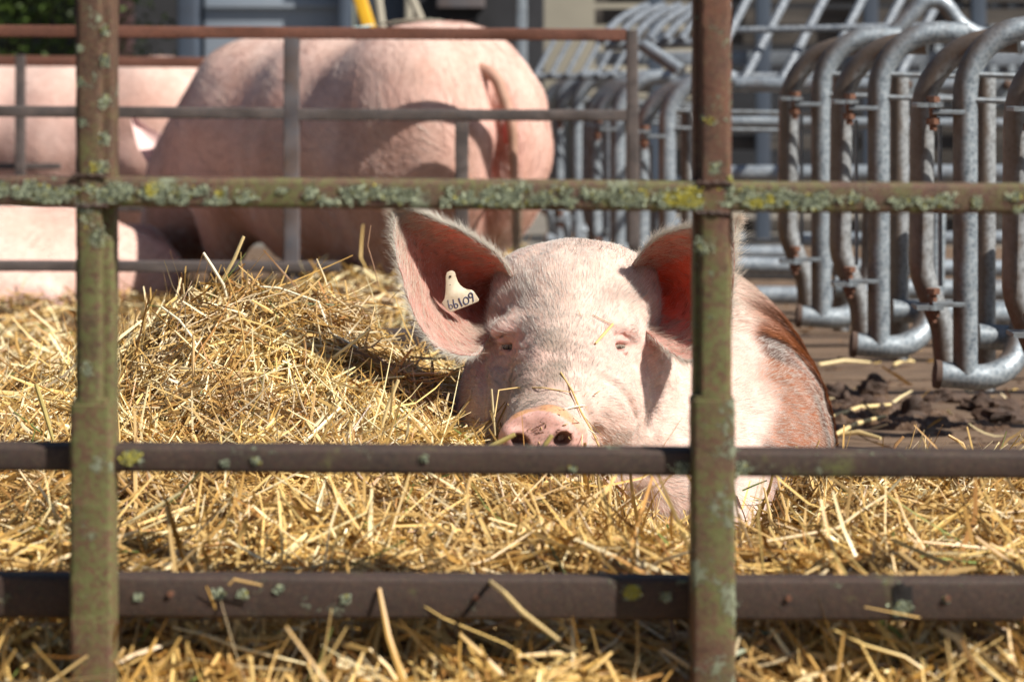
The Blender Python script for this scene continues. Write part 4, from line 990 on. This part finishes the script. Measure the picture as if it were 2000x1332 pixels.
M_bed = mat_plain('straw_bed_mat', (.18, .10, .035), (.06, .03, .012), 70, .9, bst=.8, stretch=(1, 3, 1), bd=.01)
def straw_field(n, yr, xr_f, wr, lr, depth, seed, pitch=.22, ypow=0, reject=None, ang=None, up=0.):
    r = np.random.default_rng(seed)
    y = yr[0]+(yr[1]-yr[0])*r.random(n)**(1+ypow); x0, x1 = xr_f(y); x = x0+(x1-x0)*r.random(n)
    z = H(x, y)-depth*r.random(n)**1.4+.006
    e = .02; gx = (H(x+e, y)-H(x-e, y))/(2*e); gy = (H(x, y+e)-H(x, y-e))/(2*e)
    th = r.uniform(0, 2*np.pi, n) if ang is None else ang+r.normal(size=n)*.6
    # neighbouring straws share a lie
    th = th*.55+.45*(2.2*np.sin(x*6+1)+2*np.sin(y*5+x*3)); dx, dy = np.cos(th), np.sin(th)
    pt = r.normal(size=n)*pitch+up*(r.random(n)**3)
    d = np.stack([dx, dy, (gx*dx+gy*dy)+np.tan(np.clip(pt, -1.3, 1.3))], 1); d /= np.linalg.norm(d, axis=1, keepdims=True)
    ln = r.uniform(*lr, n)*r.choice([.45, .75, 1, 1.35], n); wd = r.uniform(*wr, n)*.5
    c = np.stack([x, y, z], 1); root = c-d*ln[:, None]*.5
    ok = (fsamp(root) > .003) & (fsamp(c) > .004) & (fsamp(c+d*ln[:, None]*.5) > .003) & (fsamp(c-d*ln[:, None]*.25) > .003) & (fsamp(c+d*ln[:, None]*.25) > .003)
    # keep the tips out of the gate steel's front and away from the lens
    ends = np.stack([root, c+d*ln[:, None]*.5], 0); ok &= (ends[..., 1] > 1.55).all(0)
    zt = np.array([1, -1])[:, None]*0+ends[..., 2]-H(ends[..., 0], ends[..., 1]); ok &= (zt.max(0) < .035+up*.04) & ~((ends[..., 1] < 2.43) & (zt > .014)).any(0)
    root, d, ln, wd = root[ok], d[ok], ln[ok], wd[ok]; n = len(root)
    kind = r.random(n)
    a = r.choice([.10, .3, .55, .9], n, p=[.3, .3, .25, .15])
    V, Q, m = strands(root, d, ln, wd, r.normal(size=(n, 3))*r.choice([.08, .25, .6], n, p=[.35, .38, .27])[:, None], 4, 4, flat=1., noise=.09, taper=False, rg=r)
    # flatten: squash half of them to blades
    c_lo = np.array([.49, .26, .055]); c_hi = np.array([.84, .60, .24]); c_pale = np.array([.94, .79, .48]); c_br = np.array([.34, .17, .05])
    t = r.random((n, 1))**.9; col = c_lo*(1-t)+c_hi*t; col[kind < np.where(y[ok] > 3.1, .30, .13)] = c_pale; col[(kind > .90)] = c_br*r.uniform(.7, 1.6, ((kind > .90).sum(), 1)); col[(kind > .885) & (kind < .897)] = (.22, .28, .08)
    col = col*r.uniform(.75, 1.03, (n, 1)); pn = fnoise(np.stack([x[ok], y[ok], x[ok]*0], 1), 16, 71)[:, None]; col = col*(1+.16*pn)*np.array([1, 1+.04, 1])**pn
    return V, Q, np.repeat(col, m, 0)
def squash(V, m=20, seed=0):
    """turn the square section of part of the stalks into thin split blades"""
    r = np.random.default_rng(seed); n = len(V)//m; W = V.reshape(n, 5, 4, 3); c = W.mean(2, keepdims=True)
    k = r.choice([.12, .35, .8], n, p=[.35, .3, .35])[:, None, None, None]; off = W-c
    A = off[:, :, 0:1]; An = A/(np.linalg.norm(A, axis=3, keepdims=True)+1e-9); al = (off*An).sum(3, keepdims=True)*An
    wide = r.choice([1., 1., 1.5], n)[:, None, None, None]
    taper = np.array([.75, 1, 1.1, 1, .6])[None, :, None, None]
    return (c+(al*wide+(off-al)*k)*taper).reshape(-1, 3)
fr = lambda y: (-.225*y-.06, .225*y+.06)
lay = [  # n, y range, widths, lengths, depth, pitch, up
    (21000, (1.95, 2.75), (.0018, .0047), (.06, .22), .035, .16, .0),
    (31000, (2.6, 3.4), (.0016, .0040), (.05, .20), .030, .21, .05),
    (34000, (3.2, 4.25), (.0014, .0038), (.05, .18), .028, .24, .15),
    (9000, (4.1, 5.4), (.0028, .0048), (.06, .16), .03, .25, .2),
    (6500, (5.2, 7.3), (.0030, .0055), (.07, .17), .03, .25, .2)]
VV, QQ, CC = [], [], []; off = 0
for i, (n, yr, wr, lr, dp, pt, up) in enumerate(lay):
    V, Q, C = straw_field(n, yr, fr, wr, lr, dp, 40+i, pt, up=up); V = squash(V, seed=i)
    # leave the swept floor on the right nearly bare
    cc = V.reshape(-1, 20, 3).mean(1); keep = ~((cc[:, 0] > .34) & (cc[:, 1] > 3.40)) | (np.random.default_rng(i).random(len(cc)) < .055)
    km = np.repeat(keep, 20); idx = np.cumsum(km)-1; nq = len(Q)//len(cc); kq = np.repeat(keep, nq)
    V, C, Q = V[km], C[km], idx[Q[kq]]
    VV.append(V); QQ.append(Q+off); CC.append(C); off += len(V)
for sd_, fx in ((81, lambda y: (.225*y+.04, .225*y+.75)), (82, lambda y: (-.225*y-.75, -.225*y-.04))):   # beyond both picture edges
    V, Q, C = straw_field(9000, (1.95, 4.4), fx, (.0022, .0045), (.06, .18), .03, sd_, .2); V = squash(V, seed=sd_)
    cc = V.reshape(-1, 20, 3).mean(1); keep = ~((cc[:, 0] > .34) & (cc[:, 1] > 3.40)); km = np.repeat(keep, 20); idx = np.cumsum(km)-1; kq = np.repeat(keep, len(Q)//len(cc))
    VV.append(V[km]); CC.append(C[km]); QQ.append(idx[Q[kq]]+off); off += km.sum()
# fine chaff and broken bits
V, Q, C = straw_field(22000, (2.4, 4.3), fr, (.0008, .0020), (.02, .09), .018, 77, .32, up=.2); V = squash(V, seed=9)
cc = V.reshape(-1, 20, 3).mean(1); keep = ~((cc[:, 0] > .34) & (cc[:, 1] > 3.45)) | (np.random.default_rng(8).random(len(cc)) < .12)
km = np.repeat(keep, 20); idx = np.cumsum(km)-1; kq = np.repeat(keep, len(Q)//len(cc)); VV.append(V[km]); CC.append(C[km]); QQ.append(idx[Q[kq]]+off); off += km.sum()
so_ = fast_mesh('straw', np.concatenate(VV), np.concatenate(QQ), M_straw, None, True, np.concatenate(CC)); tag(so_, 'golden loose straw bedding heaped over the pen floor', 'straw', kind='stuff')
so_.data.set_sharp_from_angle(angle=R(50))
# packed straw underneath
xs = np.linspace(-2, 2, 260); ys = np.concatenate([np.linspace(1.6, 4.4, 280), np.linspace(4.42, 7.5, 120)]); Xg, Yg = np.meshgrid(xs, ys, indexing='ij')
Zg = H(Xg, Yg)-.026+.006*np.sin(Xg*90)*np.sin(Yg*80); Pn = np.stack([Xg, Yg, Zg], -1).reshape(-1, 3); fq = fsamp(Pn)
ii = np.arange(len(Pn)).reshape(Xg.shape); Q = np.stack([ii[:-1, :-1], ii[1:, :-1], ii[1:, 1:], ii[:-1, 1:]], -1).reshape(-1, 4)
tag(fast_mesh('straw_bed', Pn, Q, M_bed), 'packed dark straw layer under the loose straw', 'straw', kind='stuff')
# ---- single stalks one can point at
def stalk(label, pts, r=.0016, col=(.72, .56, .28), name='straw_stalk', sides=8):
    mb = MB(); rr = [r*.9]+[r]*(len(pts)-2)+[r*.7]; mb.tube(pts, rr, sides); mb2 = mb
    mat = mat_plain('stalk_mat', col, tuple(c*.75 for c in col), 60, .45, bst=.3, stretch=(1, 1, 1), bd=.0005)
    return tag(mb.build(name, mat), label, 'straw stalk')
pale = (.86, .78, .58); gold = (.70, .50, .20); olive = (.48, .38, .13)
stalk('thick stalk of the crossed pair above the straw heap, leaning right, taller', [P(476, 462, 3.72), P(458, 505, 3.72), P(432, 552, 3.73), P(388, 622, 3.75)], .0028, (.80, .62, .30))
stalk('pale stalk of the crossed pair above the straw heap, leaning left, shorter', [P(397, 494, 3.70), P(414, 520, 3.70), P(436, 556, 3.71), P(448, 600, 3.72)], .0024, pale)
stalk('bent stalk arching to the right over the top of the straw heap', [P(506, 560, 3.72), P(545, 563, 3.72), P(622, 590, 3.70), P(645, 650, 3.66), P(700, 680, 3.6)], .0019, pale)
stalk('short pale stalk standing upright on top of the straw heap', [P(485, 545, 3.76), P(484, 590, 3.76), P(482, 625, 3.76)], .0030, (.82, .60, .38))
stalk('long straight stalk rising to the right from the straw heap towards the pig ear', [P(724, 643, 3.52), P(665, 688, 3.54), P(590, 745, 3.56)], .0026, (.84, .70, .40))
stalk('curved stalk at the left slope of the straw heap with a split tip', [P(316, 600, 3.6), P(350, 625, 3.58), P(378, 662, 3.57), P(395, 700, 3.56)], .0017, pale)
stalk('upright golden stalk leaning left, low on the straw heap beside the pig', [P(778, 742, 3.3), P(755, 800, 3.3), P(738, 862, 3.3)], .0026, (.80, .62, .30))
stalk('upright golden stalk left of the left gate upright', [P(70, 750, 3.1), P(86, 800, 3.1), P(104, 860, 3.1)], .0032, olive)
stalk('upright stalk standing on the heap just right of the left gate upright', [P(378, 655, 3.4), P(377, 710, 3.4), P(380, 790, 3.4)], .0022, (.72, .48, .22))
stalk('short broad stalk upright near the middle gate rail on the heap', [P(598, 822, 3.2), P(612, 845, 3.2), P(638, 880, 3.2)], .0040, (.80, .60, .28))
stalk('blurred olive straw stub poking up before the left nostril', [P(1006, 848, 2.90), P(975, 864, 2.9), P(925, 886, 2.9)], .0030, olive)
stalk('blurred olive straw stub poking up before the right nostril', [P(1078, 850, 2.90), P(1066, 866, 2.9), P(1040, 905, 2.9)], .0030, olive)
S_ = lambda a, b, o=.004: surf(a, b, o)
stalk('main bent stalk lying down the face beside the snout, right of the disc', [S_(1095, 727, .005), S_(1118, 764, .006), S_(1135, 805, .008), P(1158, 845, 3.27), P(1178, 890, 3.22), P(1200, 940, 3.18)], .0014, (.62, .42, .16))
stalk('thin stalk lying across the muzzle above the snout disc', [P(966, 815, 3.24), P(974, 762, 3.28), S_(1010, 757, .006), S_(1060, 757, .006), S_(1116, 766, .007)], .0009, (.68, .48, .20))
stalk('thin pale stalk forking from the bent one beside the snout', [S_(1104, 798, .006), S_(1125, 820, .01), P(1160, 846, 3.26), P(1170, 858, 3.25)], .0010, pale)
stalk('short pale stalk crossing the bent one beside the snout', [S_(1102, 799, .007), S_(1122, 794, .009), S_(1142, 791, .009)], .0013, pale)
stalk('thin brown stalk running down right of the bent one on the cheek', [S_(1142, 815, .006), S_(1160, 835, .006), S_(1175, 850, .006)], .0007, (.4, .25, .1))
stalk('pale upright stalk at the left side of the snout', [P(960, 760, 3.25), P(963, 800, 3.25), P(968, 864, 3.25)], .0016, (.62, .50, .28))
stalk('short golden stalk stuck above the right eye', [S_(1197, 633, .008), S_(1180, 652, .009), S_(1163, 671, .007)], .0021, (.70, .50, .20))
stalk('hair-thin brown stalk above the stuck one over the right eye', [S_(1158, 615, .003), S_(1175, 624, .004), S_(1196, 634, .004)], .0006, (.4, .25, .1))
stalk('thin dark twig lying on the left cheek of the pig', [S_(922, 760, .004), S_(921, 778, .004), S_(900, 795, .004), S_(896, 812, .004)], .0006, (.28, .17, .08))
stalk('long stalk leaning over the lowest gate rail from the straw in front', [P(950, 1130, 2.36), P(985, 1158, 2.26), P(1020, 1195, 2.24), P(1092, 1250, 2.22)], .0023, (.74, .54, .24))
stalk('tiny bent straw stuck on the lowest gate rail', [P(447, 1142, 2.325), P(457, 1131, 2.325), P(512, 1143, 2.325)], .0014, (.6, .38, .14))
stalk('curved straw leaf rising behind the middle gate rail at the right', [P(1852, 850, 3.3), P(1880, 866, 3.3), P(1892, 890, 3.3)], .0022, (.62, .40, .18))
stalk('brown straw stub sticking up behind the middle gate rail right of the pig', [P(1735, 852, 3.3), P(1758, 870, 3.3)] and [P(1765, 852, 3.3), P(1750, 868, 3.3), P(1738, 895, 3.3)], .0024, (.5, .28, .12))
stalk('thin green grass blade lying on the straw right of the right gate upright', [P(1492, 1084, 2.9), P(1550, 1075, 2.9), P(1618, 1069, 2.9)], .0015, (.08, .12, .03))
stalk('thin green grass blade by the pig leg under the middle gate rail', [P(1450, 958, 3.25), P(1472, 948, 3.25), P(1498, 938, 3.25)], .0012, (.10, .20, .05))
stalk('wiry dark stem standing on the heap beside the pig ear', [P(724, 440, 3.9), P(718, 480, 3.9), P(730, 520, 3.9), P(740, 560, 3.9)], .0010, (.35, .2, .12))
for lab, a, b in (('long flat straw lying on the bare floor right of the pig, upper one', (1610, 860), (1730, 812)), ('long flat straw lying on the bare floor right of the pig, middle one', (1620, 815), (1740, 790)),
                  ('long flat straw on the floor under the stall fronts', (1600, 712), (1700, 708)), ('straw on the floor below the second stall front', (1745, 713), (1785, 706)), ('pale straw on the floor near the dung lumps', (1640, 848), (1720, 856))):
    da = .69*F/(a[1]-HZ); db = .69*F/(b[1]-HZ); pa, pb = P(*a, da), P(*b, db); stalk(lab, [pa, pa.lerp(pb, .5)+Vector((0, .01, .006)), pb], .0045, (.75, .58, .28))
rb = np.random.default_rng(31); rt_, dd_ = [], []
for k in range(60):
    cx, cy = [(1062, 835), (1062, 835), (1120, 790), (1000, 770), (1180, 650), (1150, 880), (940, 760)][k % 7]
    s = surf(cx+rb.normal()*34, cy+rb.normal()*20, .0012); rt_.append(list(s)); dd_.append([rb.normal(), -.15, rb.normal()])
Vb, Qb, mb_ = strands(np.array(rt_), np.array(dd_), rb.uniform(.002, .011, 60), rb.uniform(.0003, .0008, 60), rb.normal(size=(60, 3))*.3, 2, 4, taper=False, rg=rb)
cb = np.repeat(np.where(rb.random((60, 1)) < .45, np.array([[.16, .08, .04]]), np.array([[.66, .47, .20]])), mb_, 0)
tag(fast_mesh('chaff', Vb, Qb, M_straw, None, True, cb), 'crumbs of straw and dirt stuck to the pig snout and cheeks', 'chaff', kind='stuff')
# ------------------------------------------------------------------ dung on the floor
xs = np.linspace(.30, 1.35, 300); ys = np.linspace(3.95, 5.9, 420); Xg, Yg = np.meshgrid(xs, ys, indexing='ij'); q_ = np.stack([Xg.ravel(), Yg.ravel(), Xg.ravel()*0], 1)
Zg = -.012+.008*fnoise(q_, 8, 91)*np.exp(-((Xg.ravel()-.75)/.5)**2-((Yg.ravel()-4.95)/.7)**2)+.007*fnoise(q_, 45, 92)+.005*fnoise(q_, 120, 93)+.003*fnoise(q_, 300, 94)+.010*np.exp(-((Xg.ravel()-.72)/.4)**2-((Yg.ravel()-4.9)/.38)**2)
Pm = np.stack([Xg.ravel(), Yg.ravel(), Zg], 1); ii = np.arange(len(Pm)).reshape(Xg.shape); Qm = np.stack([ii[:-1, :-1], ii[1:, :-1], ii[1:, 1:], ii[:-1, 1:]], -1).reshape(-1, 4)
M_mud = mat_plain('mud_mat', (.15, .085, .045), (.045, .024, .014), 30, .55, bst=1, bd=.01)
tag(fast_mesh('mud', Pm, Qm, M_mud), 'trodden dark mud smeared over the bare boards', 'mud', kind='stuff')
M_dung = mat_plain('dung_mat', (.085, .045, .025), (.03, .016, .010), 30, .7, bst=1, bd=.01)
labs = ['dark dung lump under the second stall front', 'dung lump left of the largest stall front bend', 'low dung heap between the pig flank and the stalls', 'crumbly dung lump below the hanging stall bend', 'dung lump at the right edge of the bare floor', 'long dung lump at the right, nearest the rail', 'small dung lump beside the pig flank', 'flat dung patch behind the others']
for i, (px, py, wd, ht) in enumerate(((1705, 760, 60, 40), (1650, 790, 90, 36), (1690, 790, 110, 30), (1780, 810, 70, 50), (1930, 790, 110, 36), (1960, 812, 100, 30), (1635, 765, 50, 34), (1850, 775, 90, 26))):
    Dd = .69*F/(py-HZ); sx = wd*Dd/F/2; sz = ht*Dd/F*.75; c = P(px, py, Dd); V = []; rgs = []
    for a in range(13):
        t = math.pi/2*a/12*1.15-.15
        rgs.append([Vector((c.x, c.y, .0))+Vector((math.cos(t)*math.cos(b)*sx, math.cos(t)*math.sin(b)*sx*.8, max(-.004, math.sin(t)*sz))) for b in [2*math.pi*j/26 for j in range(26)]])
    mb = MB(); mb.ring_loft(rgs); vv = np.array(mb.v); k = 1+.22*fnoise(vv, 70, i)+.14*fnoise(vv, 160, i+3); cc = np.array([c.x, c.y, 0]); mb.v = [tuple(x) for x in cc+(vv-cc)*k[:, None]]
    tag(mb.build('dung_lump', M_dung), labs[i], 'dung', 'dung lumps on the bare floor')
